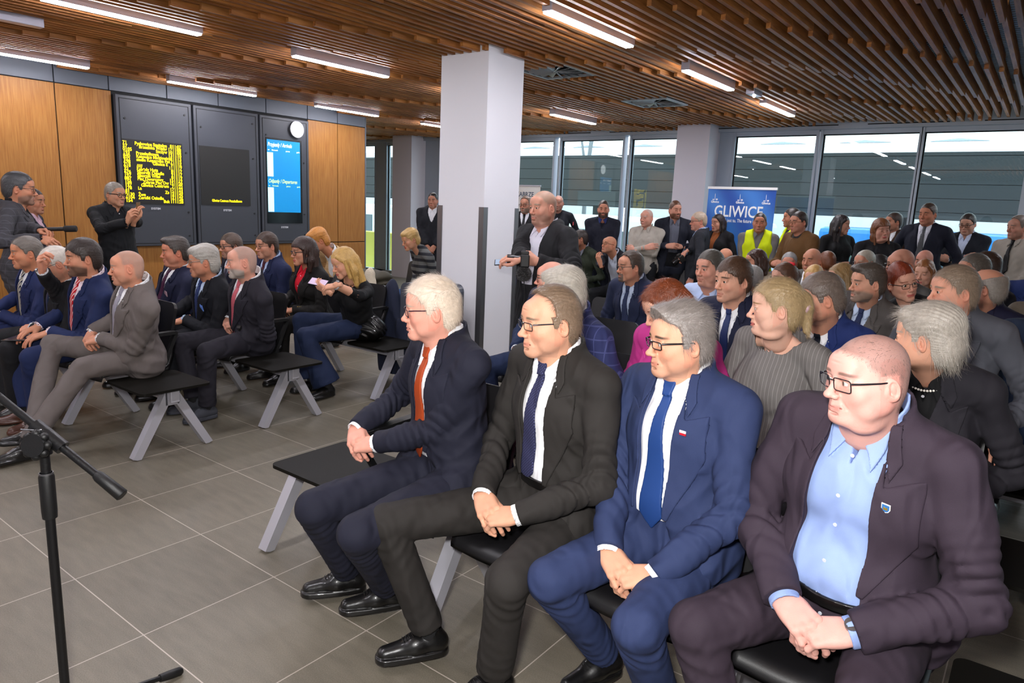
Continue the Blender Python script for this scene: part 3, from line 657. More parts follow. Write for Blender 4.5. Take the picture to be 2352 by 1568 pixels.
        if style in ('short','fringe','receding','swept','pixie','ring','updo') :
            fr_=260 if lod==0 else 150
            ph=np.arctan2(x,z+.02)*26+wob(x,y,z,45,seed)*2.2; D=D+F32(.0006 if style!='pixie' else .0010)*np.sin(ph*(2.2 if lod==0 else 1.2))+F32(.0005)*wob(x,y,z,fr_,seed)
        u.D=np.ascontiguousarray(D.astype(F32))
        if style in ('long','bob'):
            zb=-.30 if style=='long' else -.125
            zb=sp.get('hl',zb)
            for s in (-1,1):
                u.cone((s*.070*W,-.020,.03),(s*.080,-.030,-.08),.022,.026,.02); 
                u.cone((s*.080,-.030,-.07),(s*.072,-.015,zb),.027,.020,.02)
                u.cone((s*.045,.060,.075),(s*.072*W,.022,.03),.014,.012,.015)
                if not sp.get('faceopen'): u.cone((s*.072*W,.024,.03),(s*.078,.020,min(-.04,zb+.08)),.012,.014,.015)
                u.cone((s*.040,-.085,.0),(s*.050,-.085,zb),.040,.030,.03)
            x,y,z=u.grid(); a=np.arctan2(x,y+.03); u.D=u.D+F32(.0022)*np.sin(a*46+wob(x,y,z,10,seed)*1.5)*np.clip((.06-z)*20,0,1)+F32(.0016)*np.sin(a*90)
        if style=='updo':
            u.ell((0,-.115,.03),(.034,.034,.04),.02); 
            if sp.get('tail'): u.cone((0,-.125,.0),(.0,-.130,-.10),.030,.016,.02)
        hv,hq=u.mesh(); parts.append((hv,hq))
        if lod==0 or (lod==1 and style!='buzz'):
            parts.append(strands(hv,hq,sp,style,seed))
        hair=merge(parts)
    return (V,Q,C),hair
def strands(hv,hq,sp,style,seed):
    r=np.random.RandomState(seed+5); Pq=hv[hq]; cen=Pq.mean(1); nr_=np.cross(Pq[:,2]-Pq[:,0],Pq[:,3]-Pq[:,1]); ln=np.linalg.norm(nr_,axis=1)+1e-12; nr_/=ln[:,None]
    c0=np.array([0,-.013,.0]); ok=((cen-c0)*nr_).sum(1)>0; pr=ln*ok; pr/=pr.sum(); n=(sp.get('ns',9000) if style!='buzz' else 9000) if sp['lod']==0 else 2200; i=r.choice(len(cen),n,p=pr); p=cen[i]+r.normal(0,.001,(n,3)); nn=nr_[i]
    top=np.clip((p[:,2]-.05)/.04,0,1)[:,None]; fl=(np.array([sp.get('sx',.25),-.6 if style in('swept',) else (.75 if not sp.get('back') else -.8),-.1])*top+np.array([0,-.35,-1.])*(1-top))
    fl=fl-(fl*nn).sum(1)[:,None]*nn; fl/=np.linalg.norm(fl,axis=1)[:,None]+1e-9; fl+=r.normal(0,.12,fl.shape)
    L=(sp.get('sl',.028 if style!='buzz' else .008)*(.6+.8*r.rand(n)))[:,None]; up=sp.get('lift',.16) if style!='pixie' else .07; d=fl+nn*up*r.rand(n)[:,None]*1.6; seg=4
    w=np.cross(d,nn); w/=np.linalg.norm(w,axis=1)[:,None]+1e-9; V=[]; q=p-nn*.002
    for k in range(seg+1):
        ww=w*((.0006 if sp['lod']==0 else .0009)*(1-k/seg*.85)); V.append(q-ww); V.append(q+ww); q=q+d*L/seg; d=d*.92+fl*.10+np.array([0,0,-.03])
    V=np.stack(V,1).reshape(-1,3); b=(np.arange(n)*(2*(seg+1)))[:,None]
    Q=np.concatenate([b+np.array([[2*k,2*k+1,2*k+3,2*k+2]]) for k in range(seg)]); return V,Q
# ---- hand ---------------------------------------------------------
def hand_mesh(lod,right,curl=(25,35,20),spread=4,thumb=0.5,fat=0,skin='#d29a80',point=False):
    h=(.0024,.0042,.0065)[lod]; v=Vol((-.085,-.055,-.10),(.06,.205,.055),h); g=1+.15*fat
    K=[(-.0295,.088,0),(-.0095,.093,.002),(.0105,.089,.001),(.0285,.080,-.003)]; PL=[(.042,.025,.021),(.046,.029,.022),(.042,.027,.021),(.033,.020,.019)]; R=[(.0098,.0086,.0078,.0068)]*3+[(.0086,.0076,.0068,.006)]
    for k,(kx,ky,kz) in enumerate(K): v.cone((kx*.55,.0,0),(kx,ky,kz),.0165*g,.0118*g,.010,flat=((0,0,1),1.15))
    v.cone((0,-.045,0),(0,.004,0),.0255*g,.0235*g,.012,flat=((0,0,1),1.28))
    v.ell((-.020,.035,-.010),(.019*g,.032,.014*g),.012); v.ell((.022,.038,-.008),(.013*g,.034,.013*g),.012)
    F_=Vol((-.085,-.055,-.10),(.06,.205,.055),h)
    for k in range(4):
        p=np.array(K[k],float); a=0; az=radians(spread)*(k-1.5)
        for j in range(3):
            cj=curl[j]*(1+.10*(k-1)); 
            if point and k==0: cj*=.25
            a+=radians(cj); d=np.array([sin(az)*cos(a),cos(az)*cos(a),-sin(a)]); q=p+d*PL[k][j]
            f1=Vol.__new__(Vol); f1.__dict__=F_.__dict__
            F_.cone(p,q,R[k][j]*g,R[k][j+1]*g,.0025 if j else .002); p=q
    v.D=smin(v.D,F_.D,.007)
    p=np.array((-.022,.022,-.010)); t=thumb
    q=p+np.array((-.026+.012*t,.036,-.010-.014*t)); v.cone(p,q,.0155*g,.0128*g,.01); r_=q+np.array((-.010+.022*t,.031,-.004-.006*t)); v.cone(q,r_,.0125*g,.0108*g,.004); s_=r_+np.array((.002+.018*t,.024,-.002)); v.cone(r_,s_,.0108*g,.0088*g,.004)
    V,Q=v.mesh(); x,y,z=V.T; tone=np.array(lin(skin)); C=np.tile(tone,(len(V),1)); C*=(1+.05*wob(x,y,z,150))[:,None]
    m=np.exp(-((z+.0)/.02)**2)*0+np.clip((y-.12)/.05,0,1)*.35; C=C*(1-m[:,None])+tone*(1.03,.72,.68)*m[:,None]
    for kx,ky,kz in K: m=.35*np.exp(-(((x-kx)/.008)**2+((y-ky)/.008)**2)); C=C*(1-m[:,None])+tone*(1.0,.72,.66)*m[:,None]
    if not right: V=V*(-1,1,1); Q=Q[:,::-1]
    return V,Q,C
def frame(d,n):
    """columns x,y,z with y along d and z towards n"""
    y=nrm(d); z=np.array(n,float); z=nrm(z-y*(z@y)); x=np.cross(y,z); return np.stack([x,y,z],1)
def ik(a,b,l1,l2,pole):
    a=np.array(a,float);b=np.array(b,float);d=b-a;D=np.linalg.norm(d); 
    if D>l1+l2-.01: b=a+d/D*(l1+l2-.01); D=l1+l2-.01; d=b-a
    u=d/D; t=(l1*l1-l2*l2+D*D)/(2*D); hgt=sqrt(max(l1*l1-t*t,1e-6)); p=np.array(pole,float); p=nrm(p-u*(p@u)); return a+u*t+p*hgt,b
def smoothv(V,Q,it=1):
    if not len(V): return V
    a=np.concatenate([Q[:,0],Q[:,1],Q[:,2],Q[:,3]]); b=np.concatenate([Q[:,1],Q[:,2],Q[:,3],Q[:,0]]); n=len(V)
    for _ in range(it):
        c=np.bincount(a,minlength=n)+np.bincount(b,minlength=n)+1e-9
        S_=np.stack([np.bincount(a,V[b,k],n)+np.bincount(b,V[a,k],n) for k in range(3)],1)/c[:,None]; V=V*.45+S_*.55
    return V
def jit(seed): return np.random.RandomState(seed)
def person(sp):
    """sp: pos (hips, world xy), rz (body turn, deg), head (world), look (azimuth of the face, deg), lod, outfit"""
    lod=sp['lod']; seed=sp['seed']; fat=sp.get('fat',0); fem=sp.get('fem',0); sit=sp.get('sit',True)
    th=radians(sp['rz']); Rz=np.array([[cos(th),-sin(th),0],[sin(th),cos(th),0],[0,0,1]]); P0=np.array([*sp['pos'],0.])
    loc=lambda p: Rz.T@(np.array(p,float)-P0)
    hc=loc(sp['head']); lookl=-sp['look']-sp['rz']; Rh=rot(lookl,sp.get('hp',4),sp.get('hr',0))
    hs=sp.get('hs',1.0)*(.89 if fem else .91)
    N=hc+np.array([-hc[0]*.12,-.045-.25*max(hc[1]-.1,0),-.138*hs])
    if 'neck' in sp: N=loc(sp['neck'])
    hz=sp.get('hipz',.535 if sit else N[2]-.505); H0=np.array([0,0,hz])
    L=np.linalg.norm(N-H0); up=(N-H0)/L; tw=radians(sp.get('twist',.25*lookl if abs(lookl)<90 else 0)); r0=np.array([cos(tw),sin(tw),0]); r0=nrm(r0-up*(r0@up)); fw=np.cross(up,r0); A=np.stack([r0,fw,up])
    B=lambda u,f,w: H0+r0*u+fw*f+up*w        # frame -> local
    sw=sp.get('sw',.204)*(.88 if fem else 1)*(1+.06*fat); bl=sp.get('belly',.0)+.055*fat; wx=1.07+.20*fat-.10*fem
    sl=L/.5
    SH={s:B(s*sw,-.012,L-.056) for s in (1,-1)}; HJ={s:H0+Rz.T@np.zeros(3)+np.array([s*.088*(1+.1*fat),.02,-.0]) for s in (1,-1)}
    o=sp.get('outfit',{}); kind=o.get('kind','suit')
    # arms
    wr={}; el={}; hd={}
    arm=sp.get('arms','clasp' if sit else 'side'); al=(.295,.262) if not fem else (.272,.243); al=tuple(a*sp.get('as',1) for a in al)
    base=np.array([0,.30+.3*bl,hz+.085]) if sit else B(0,.24+bl,.06)
    if 'hands' in sp: base=loc(sp['hands'])
    fwd=np.array([0,1,0.])
    for s in (1,-1):
        if arm=='clasp': wr[s]=base+np.array([s*.083,-.035,.008+.004*s]); hd[s]=(nrm((-s*.86,.44,-.22)),nrm((s*.35,.30,.9)),(38,42,30),.9)
        elif arm=='low': wr[s]=B(s*.060,.165+bl,-.06); hd[s]=(nrm((-s*.55,.15,-.85)),nrm((s*.2,1,.2)),(30,35,25),.8)
        elif arm=='belly': wr[s]=B(s*.085,.235+bl,.17); hd[s]=(nrm((-s*.92,.25,.1)),nrm((s*.2,.75,.35)),(35,40,30),.8)
        elif arm=='cross': wr[s]=B(-s*.085,.20+bl+(.025 if s>0 else -.01),.24+(.015 if s>0 else -.025)); hd[s]=(nrm((-s*.9,-.25,.2)),nrm((s*.15,.9,.2)),(25,25,15),.3)
        elif arm=='laps': wr[s]=np.array([s*.13,.30,hz+.115]); hd[s]=(nrm((-s*.25,.9,-.28)),nrm((0,.25,1)),(18,22,15),.2)
        else: wr[s]=B(s*(sw+.09),.02,-.06); hd[s]=(nrm((0,.15,-1)),nrm((s,0,0)),(22,25,18),.4)
        ov=sp.get('R' if s>0 else 'L')
        if ov: wr[s]=loc(ov[0]); hd[s]=(Rz.T@nrm(ov[1]),Rz.T@nrm(ov[2]),ov[3],ov[4])
        el[s],wr[s]=ik(SH[s],wr[s],al[0]*sl**.5,al[1]*sl**.5,np.array([s*(.75+.3*fat),-.55,-.75]) if not arm=='cross' else np.array([s*.6,.1,-1]))
        if ov and len(ov)>5: el[s]=loc(ov[5])
    # legs
    kn={};an={};ft={}
    for s,k in ((1,'R'),(-1,'L')):
        if sit:
            an[s]=np.array([s*.115,.40,.095]); 
            if 'ank'+k in sp: an[s]=loc(sp['ank'+k])
            pole=np.array([s*sp.get('kspread',.35),.5,1.]); kn[s],an[s]=ik(HJ[s],an[s],.425,.425,pole)
            if 'knee'+k in sp: kn[s]=loc(sp['knee'+k])
        else:
            q=hz-.09; kn[s]=np.array([s*.095,.02,.09+q*.47]); an[s]=np.array([s*.105,-.01,.085])
        fy=sp.get('foot'+k, s*10 if sit else s*14); ft[s]=np.array([sin(radians(fy)),cos(radians(fy)),0.])
    # root
    root=empty('person',(P0[0],P0[1],0),th,sp['label'],'person',sp.get('group'))
    Nl=N-hc; skin_=sp.get('skin','#d29a80'); nbh=Rh.T@(Nl+np.array([0,.0,-.01]))/hs
    (hV,hQ,hC),hair=make_head(sp,lod,nbh)
    hl=lambda V:(V*hs)@Rh.T+hc
    body=[(hl(hV),hQ,hC)]
    tone=np.array(lin(skin_)); ffat=fat
    for s in (1,-1):
        d,n,curl,tb=hd[s]; V,Q,C=hand_mesh(lod,s>0,curl,4,tb,ffat,skin_,sp.get('point')==s); hsz=1.0*(.86 if fem else 1)
        body.append(((V*hsz)@frame(d,n).T+wr[s],Q,C))
    # hidden body under the clothes keeps figure one piece
    allp=[H0,N,*SH.values(),*el.values(),*wr.values(),*kn.values(),*an.values(),*HJ.values()]
    lo=np.min(allp,0)-.13; hi=np.max(allp,0)+.13
    bv=Vol(lo,hi,.022)
    bare=o.get('bare',0)
    def torso(v,g=0,k=.06,full=True):
        e=lambda c,r,kk=k: v.ell(B(*c),[q+g for q in r],kk,A)
        if full: e((0,-.015,.0),(.172*wx,.130+.3*bl,.135))
        e((0,.015+bl*.75,.15*sl),(.150*wx,.112+bl,.155))
        e((0,.004+.3*bl,.325*sl),(.176*(1+.10*fat)*(1-.12*fem),.112+.25*bl+(.012 if fem else 0),.155))
        if fem:
            for s in (-1,1): e((s*.066,.082+.2*bl,.325*sl),(.068,.058,.070),.03)
        for s in (-1,1): v.cone(B(s*.045,-.018,L-.030),B(s*(sw-.024),-.014,L-.056),.060+g,.052+g,.05)
        v.cone(B(0,-.02,L-.10),B(0,-.024,L-.012),.085+g,.060+g,.04)
    torso(bv,-.028)
    for s in (1,-1):
        bv.cone(SH[s]-r0*s*.03-up*.02,el[s],.034,.030,.02); bv.cone(el[s],wr[s]+(el[s]-wr[s])*.06,.030,.024,.02)
        bv.cone(HJ[s],kn[s],.072,.05,.04); bv.cone(kn[s],an[s],.044,.026,.02); bv.cone(an[s]-(0,0,.02),an[s]+ft[s]*.09+(0,0,-.055),.022,.018,.02)
    V,Q=bv.mesh(); body.append((V,Q,np.tile(tone,(len(V),1))))
    if bare:
        ab=Vol(np.min([*el.values(),*wr.values()],0)-.08,np.max([*el.values(),*wr.values()],0)+.08,.007)
        for s in (1,-1): ab.cone(el[s],wr[s],.040,.0265,.0)
        V,Q=ab.mesh(); body.append((V,Q,np.tile(tone,(len(V),1))*1.0))
    V,Q,C=merge(body); me=npmesh('body',V,Q,SKIN,C); link('body',me,None,root)
    # eyes
    if lod<2:
        for s in (1,-1):
            eb=MB(); eb.ball((0,0,0),.0126,14,0); gz=nrm((.18*sp.get('gaze',0),1,-.05)); gx=nrm(np.cross(gz,(0,0,1)));gy=np.cross(gx,gz)
            for rr,off,mi in ((.0062,.0113,1),(.0028,.0119,2)):
                pts=[tuple(gz*(off+.0010)+gx*rr*cos(t)+gy*rr*sin(t)) for t in np.linspace(0,2*pi,14)[:-1]]; eb.add(pts,[tuple(range(len(pts)))],mi)
            ob=link('eye',eb.mesh('eye',[EYEW,IRIS,PUP]),None,root); c=hl(np.array([[s*.0315,.0772,0]]))[0]
            ob.matrix_local=Matrix.Translation(Vector(c))@Matrix([list(r) for r in Rh]).to_4x4()
    if hair is not None:
        link('hair',npmesh('hair',hl(hair[0]),hair[1],hairmat(sp.get('hairc','#3a2c22'))),None,root)
    if sp.get('scrunchie'):
        mb=MB(); c=hl(np.array([[0,-.122,.0]]))[0]; mb.tube([tuple(c+Rh@np.array([.022*cos(t),.006*sin(2*t),.022*sin(t)])) for t in np.linspace(0,2*pi,17)],.012,8,cap=False); mb.obj('hair_scrunchie',mat('scrunchie_'+sp['scrunchie'][1:],sp['scrunchie'],.5),root)
    if sp.get('glasses'): glasses(sp,root,hl,lod)
    # ---------------- clothes
    hg=(.0052,.009,.014)[lod]; n1=seed*1.3
    col=o.get('c','#23252e'); fab=cloth(col,o.get('fab','plain'),o.get('fab2')); jk=kind in('suit','jacket','coat')
    tg=.014 if jk else .004; tg+=o.get('thick',0)
    lo=np.min([H0-(.25*wx,.2,.16),N,*SH.values(),*el.values(),*wr.values()],0)-.11-bl; hi=np.max([H0+(.25*wx,.22,.1),N,*SH.values(),*el.values(),*wr.values()],0)+.11+bl
    lo[2]=max(lo[2],H0[2]-(.16 if sit else (.34 if kind=='coat' else .24)))
    g=Vol(lo,hi,hg); torso(g,tg)
    if jk:
        for s in (1,-1):
            if sit: g.cone(B(s*.115*wx,.02,.03),HJ[s]+(kn[s]-HJ[s])*.22+np.array([s*.035,0,.035]),.085+.02*fat,.072,.05)
            else: g.cone(B(s*.08*wx,.0,.02),B(s*.09*wx,-.0,-.13 if kind!='coat' else -.26),.112,.118,.06)
    elif not sit: g.cone(B(-.04,0,0),B(.04,0,-.02),.13,.13,.06)
    x,y,z=g.grid(); dx,dy,dz=x-F32(H0[0]),y-F32(H0[1]),z-F32(H0[2])
    pr=lambda a:dx*F32(a[0])+dy*F32(a[1])+dz*F32(a[2])
    u,f,w=pr(r0),pr(fw),pr(up); w=w-F32(L); uu=u/F32(1+.12*fat)
    vd=o.get('vd',.33); opn=o.get('open',0); bx=o.get('bx',.006+.052*opn)
    if kind in ('suit','jacket'):
        vw=.054+.012*min(opn,1.2); V_=[(-vw,.08),(vw,.08),(vw+.002,-.045),(bx,-vd)]+([(.010*opn+bx,-vd-.10),(.05*opn+bx,-vd-.30),(-.05*opn-bx,-vd-.30),(-.010*opn-bx,-vd-.10)] if opn else [])+[(-bx,-vd),(-vw-.002,-.045)]
        pv=poly2(V_,uu,w); au=np.abs(uu)
        pc=np.minimum(poly2([(.040,.03),(.072,.03),(.094,-.050),(.083,-.083),(.046,-.030)],au,w),poly2([(.048,-.036),(.083,-.091),(.126,-.074),(.104,-.20),(bx+.006,-vd-.006),(bx,-vd)],au,w))
        off=np.clip(-pc/F32(max(.004,hg*.8)),0,1)*F32(.002); cutd=np.clip(-pv/F32(max(.008,hg*1.2))+.3,0,1)*(f>.0)*F32(.034)
        g.D=g.D-off*(f>0)+cutd
        # breast pocket and side seams
        if lod==0:
            bp=poly2([(.075,-.235),(.155,-.222),(.157,-.245),(.077,-.258)],-uu,w); g.D=g.D-np.clip(-bp/.002,0,1)*F32(.0028)*(f>0)
        # neck hole
        rn=np.sqrt(u*u+(f+.018)**2); g.D=np.maximum(g.D,-np.maximum(rn-F32(.064+.01*fat),-(w+F32(.05))))
    elif kind=='shirt' or kind=='sweater' or kind=='top':
        nv=o.get('neck','crew'); rn=np.sqrt(u*u+(f+.018)**2)
        if nv=='wide': g.D=np.maximum(g.D,-np.maximum(np.sqrt((u*.62)**2+(f+.01)**2)-.072,-(w+.075)))
        elif nv=='v': g.D=g.D+np.clip(-poly2([(-.05,.08),(.05,.08),(.045,-.03),(0,-.15),(-.045,-.03)],uu,w)/.004,0,1)*(f>0)*F32(.03)
        if nv in('crew','v','shirt'): g.D=np.maximum(g.D,-np.maximum(rn-F32(.058+.01*fat),-(w+.03)))
    elif kind=='coat':
        V_=[(-.06,.08),(.06,.08),(.065,-.05),(bx,-vd)]+([(.05*opn,-vd-.2),(.07*opn,-vd-.5),(-.07*opn,-vd-.5),(-.05*opn,-vd-.2)] if opn else [])+[(-bx,-vd),(-.065,-.05)]
        g.D=g.D+np.clip(-poly2(V_,uu,w)/.004,0,1)*(f>0)*F32(.045)
        rn=np.sqrt(u*u+(f+.018)**2); g.D=np.maximum(g.D,-np.maximum(rn-F32(.066),-(w+.05)))
    # creases on the torso, fading to nothing at the lapels
    am=o.get('fold',.0060)
    q1=(w+.9*np.abs(u))*22+2.2*np.sin(u*17+n1)+np.sin(f*14+n1*2)
    g.D=g.D+F32(am)*(np.abs(np.sin(q1*1.9))-.62)*np.clip((-.14-w)/.12,0,1)*np.clip(np.abs(u)/.10,.35,1)+F32(am*.35)*wob(x,y,z,31,n1)
    if o.get('hem'): g.D=np.maximum(g.D,-(w+F32(o['hem'])))
    if sit and not jk: g.D=np.maximum(g.D,-(pr(np.array([0,0,1.]))+F32(.045)))
    # sleeves
    ar=(.060,.051,.043) if jk else (.054,.044,.034)
    if kind=='coat': ar=(.072,.062,.050)
    ar=tuple(a*(1+.16*fat)*(.9 if fem else 1)+(o.get('slv',0)) for a in ar)
    sa=Vol.__new__(Vol); sa.__dict__=dict(g.__dict__); sa.D=np.full(g.n,9.,F32)
    for s in (1,-1):
        ph=n1+s
        ax1=nrm(el[s]-SH[s]); ax2=nrm(wr[s]-el[s]); side=nrm(np.cross(ax1,ax2)+1e-6)
        def fd(axv,gl,kk,c,wd,base=SH[s]):
            def fn(X,Y,Z,t,axv=axv,gl=gl,kk=kk,c=c,wd=wd):
                a=(X-F32(base[0]))*F32(axv[0])+(Y-F32(base[1]))*F32(axv[1])+(Z-F32(base[2]))*F32(axv[2]); b=(X-F32(base[0]))*F32(side[0])+(Y-F32(base[1]))*F32(side[1])+(Z-F32(base[2]))*F32(side[2])
                e_=np.exp(-((t-c)/wd)**2)
                return F32(-gl)*e_*(.62-np.abs(np.sin(a*kk*.75+b*48*(1 if ph>n1 else -1)+1.8*np.sin(a*13+b*11+ph)+1.2*np.sin(b*23+ph*2))))+F32(gl*.30)*np.sin(a*kk*.33+b*44+ph)
            return fn
        A1=o.get('sfold',.0125)
        sa.cone(SH[s]+r0*(-s*.016)-up*.006,el[s],ar[0],ar[1],.03,fold=fd(ax1,-A1,95,1.0,.42))
        short=o.get('sleeve',1.0)
        if short>=1: 
            cp=wr[s]-ax2*(.006 if jk else -.004); sa.cone(el[s],wr[s]+ax2*.03,ar[1],ar[2],.008,fold=fd(ax2,-A1,100,.12,.38),cut=(cp,ax2))
        elif short>0: cp=el[s]+ax2*short*.25; sa.cone(el[s],wr[s],ar[1],ar[2],.02,cut=(cp,ax2))
    shd=F32(9); 
    g.D=smin(g.D,sa.D,.014)
    if kind in('coat',) and o.get('hood',1): # hood lying on the shoulders
        for a in np.linspace(-1.9,1.9,9): 
            p=B(.085*sin(a),-.055-.055*cos(a)+.02,L+.015+.012*cos(a)); p2=B(.085*sin(a+.42),-.055-.055*cos(a+.42)+.02,L+.015+.012*cos(a+.42)); g.cone(p,p2,.032,.032,.02)
    if kind in('sweater','top') and o.get('neck')=='roll':
        g.cone(B(0,-.02,L-.03),N+(hc-N)*.36,.060,.052,.01)
    if jk and kind!='coat':
        # stand of the jacket collar round the back of the neck
        rr=np.sqrt(u*u+((f+.020)*1.0)**2); d=np.maximum(np.abs(rr-F32(.073+.01*fat))-F32(max(.005,.45*hg)),np.abs(w-F32(.004)-(-f)*.30)-F32(.030)); d=np.maximum(d,f-F32(.028)); g.D=smin(g.D,d,.012)
    V,Q=g.mesh(); V=smoothv(V,Q,2 if lod==0 else 1); nm={'suit':'suit_jacket','jacket':'blazer','coat':'coat','shirt':'shirt','sweater':'jumper','top':'blouse'}[kind]
    gj=link(nm,npmesh(nm,V,Q,fab),None,root)
    if o.get('glabel'): gj['label']=o['glabel']
    # shirt and tie below the jacket opening
    if jk or kind in('shirt','vest') or o.get('collar'):
        hs2=(.0034,.0058,.009)[lod]; cl=o.get('shirt','#eef0f4'); tshirt=.0028 if jk else .0065
        vdd=(vd+.06+(.30 if opn else 0)) if jk else .10
        pts=[B(a,b,c) for a in (-.15,.15) for b in (-.05,.19+bl*1.8) for c in (L-vdd,L+.06)]
        v=Vol(np.min(pts,0),np.max(pts,0),hs2); torso(v,tshirt)
        x,y,z=v.grid(); dx,dy,dz=x-F32(H0[0]),y-F32(H0[1]),z-F32(H0[2]); u,f,w=pr2(dx,dy,dz,r0),pr2(dx,dy,dz,fw),pr2(dx,dy,dz,up); w=w-F32(L); uu=u/F32(1+.12*fat); au=np.abs(uu)
        T0=v.D.copy(); zone=poly2([(-.075,.10),(.075,.10),(.085,-.05),(.05+.06*opn+bx,-vd+.02),(.06+.09*opn,-vdd),(-.06-.09*opn,-vdd),(-.05-.06*opn-bx,-vd+.02),(-.085,-.05)],uu,w) if jk else w*0-1
        D=T0+F32(.0014)*wob(x,y,z,38,n1)
        if o.get('shirtfold'): D=D+F32(.0035)*np.sin((w*1.0+.8*au)*60+np.sin(uu*40))*np.clip((-.18-w)/.1,0,1)
        D=np.maximum(D,np.maximum(zone,-(f+.01))) if jk else w*0+9
        if opn and sit: D=np.maximum(D,-(w+F32(.415)))
        roll=o.get('inner')=='roll'
        rr=np.sqrt(u*u+(f+.016)**2); tk=F32(max(.0032,.55*hs2)); nr_=F32((.0505 if fem else .0585)*(1+.15*fat)+.004)
        if not roll and not o.get('nocollar'):
            ring=np.maximum(np.abs(rr-nr_)-tk,np.abs(w-F32(.016)+f*.42)-F32(.032)); gap=poly2([(-.012,.05),(.012,.05),(.022 if o.get('opencollar') else .002,-.0),(0,-.06)],uu,w); ring=np.where(f>.02,np.maximum(ring,-gap),ring); D=smin(D,ring,.002)
            sp_=.012 if o.get('opencollar') else .0
            wing=np.maximum(poly2([(.002+sp_,-.014),(.030,.020),(.062,.016),(.060,-.030),(.036+sp_,-.078)],au,w),np.abs(T0-F32(.006))-F32(.0045+.2*hs2)); wing=np.maximum(wing,-(f+.0)); D=np.minimum(D,wing)
        elif roll: 
            D=np.minimum(D,np.maximum(rr-nr_-.004,np.abs(w-.02)-.05))
        if kind in ('suit','jacket') and lod<2:
            lt=F32(.0030+.18*hs2); vw=.054+.012*min(opn,1.2); off_=F32(tg-tshirt+.0035)
            slab=np.maximum(np.abs(T0-off_)-lt,-(f+.0))
            lp=poly2([(vw-.002,-.040),(.084,-.095),(.130+.2*bx,-.076),(.110+.75*bx,-.20),(bx+.012,-vd-.004),(bx-.003,-vd)],au,w); cp_=poly2([(vw-.010,.030),(.078,.030),(.100,-.046),(.088,-.088),(vw-.002,-.036)],au,w)
            lap=np.minimum(np.maximum(lp,slab),np.maximum(cp_,slab+F32(.0004)))
            for sgn in (1,-1):
                v.D=np.ascontiguousarray(np.maximum(lap,-sgn*u).astype(F32)); V,Q=v.mesh()
                if len(V): link('lapel',npmesh('lapel',smoothv(V,Q,1),Q,fab),None,gj)
            if opn>=1 and lod==0 and not o.get('nobelt'):
                v.D=np.ascontiguousarray(np.maximum(np.maximum(np.abs(T0-F32(.006))-.005,np.abs(w+F32(.412))-F32(.017)),-f).astype(F32)); V,Q=v.mesh()
                if len(V): link('belt',npmesh('belt',V,Q,LEATHER),None,root)
        if o.get('opencollar') and jk: D=np.maximum(D,-np.maximum(poly2([(-.022,.04),(.022,.04),(0,-.085)],uu,w),-(f-.03)))
        v.D=np.ascontiguousarray(D.astype(F32)); V,Q=v.mesh(); parts=[(smoothv(V,Q,1),Q)]
        if jk and sp.get('cuffs',1) and kind!='coat' and not o.get('nocuff'):
            for s in (1,-1):
                ax2=nrm(wr[s]-el[s]); c0=wr[s]-ax2*.03; cu=Vol(np.minimum(c0,wr[s])-.06,np.maximum(c0,wr[s])+.06,hs2); cu.cone(c0,wr[s]+ax2*.03,.0355*(1+.1*fat),.0345*(1+.1*fat),0,cut=(wr[s]+ax2*.010,ax2)); cu.cone(wr[s]-ax2*.02,wr[s]+ax2*.04,.031,.031,0,sub=True); parts.append(cu.mesh())
        sv=merge([p for p in parts if len(p[0])])
        nm='shirt_collar' if not jk else 'shirt'
        if roll: nm='roll_neck'
        so=link(nm,npmesh(nm,sv[0],sv[1],cloth(cl,o.get('shirtfab','plain'),o.get('shirtfab2'))),None,root)
        if not o.get('nobtn') and lod<2 and (not o.get('tie')) and not roll:
            bm=MB(); bmat=mat('button_'+o.get('btn','#e8e8ee')[1:],o.get('btn','#e8e8ee'),.3)
            for wv in np.arange(-.06,-(vd+(.28 if opn else -.02)) if jk else -.11,-.085):
                p=surfpoint(T0,v,B(0,0,L+wv),fw,tshirt); 
                if p is not None: Mx=Matrix([list(a) for a in np.stack([r0,up,fw],1)]).to_4x4(); MB().prism([(.0052*cos(t),.0052*sin(t)) for t in np.linspace(0,2*pi,9)[:-1]],.0,.0022,0,Matrix.Translation(Vector(p))@Mx).obj('shirt_button',bmat,so)
        if o.get('tie'):
            tl=o.get('tl',.43 if (opn or sit) else vd+.05); dxx=o.get('tdx',0.0); u2=uu-F32(dxx)*np.clip(-w/tl,0,1)**1.5
            vv=Vol(np.min([B(a,b,c) for a in (-.09,.09) for b in (-.0,.19+bl*1.8) for c in (L-tl-.02,L+.03)],0),np.max([B(a,b,c) for a in (-.09,.09) for b in (0,.19+bl*1.8) for c in (L-tl-.02,L+.03)],0),hs2)
            torso(vv,tshirt); x,y,z=vv.grid(); dx,dy,dz=x-F32(H0[0]),y-F32(H0[1]),z-F32(H0[2]); u,f,w=pr2(dx,dy,dz,r0),pr2(dx,dy,dz,fw),pr2(dx,dy,dz,up); w=w-F32(L); u2=u/F32(1+.12*fat)-F32(dxx)*np.clip(-w/F32(tl),0,1)**1.5
            bw=o.get('tw',.043); tip=min(bw,.0+bw*tl/.43)
            pb=poly2([(-.0135,-.030),(.0135,-.030),(tip,-tl+.05),(0,-tl),(-tip,-tl+.05)],u2,w); pk=poly2([(-.022,.004),(.022,.004),(.0135,-.040),(-.0135,-.040)],u2,w)
            d1=np.maximum(pb,np.abs(vv.D-F32(.0065))-F32(.0035+.25*hs2)); d2=np.maximum(pk,np.abs(vv.D-F32(.008))-F32(.0105)); d1=np.maximum(d1,-f); d2=np.maximum(d2,-f)
            vv.D=np.ascontiguousarray(smin(d1,d2,.003).astype(F32)); V,Q=vv.mesh()
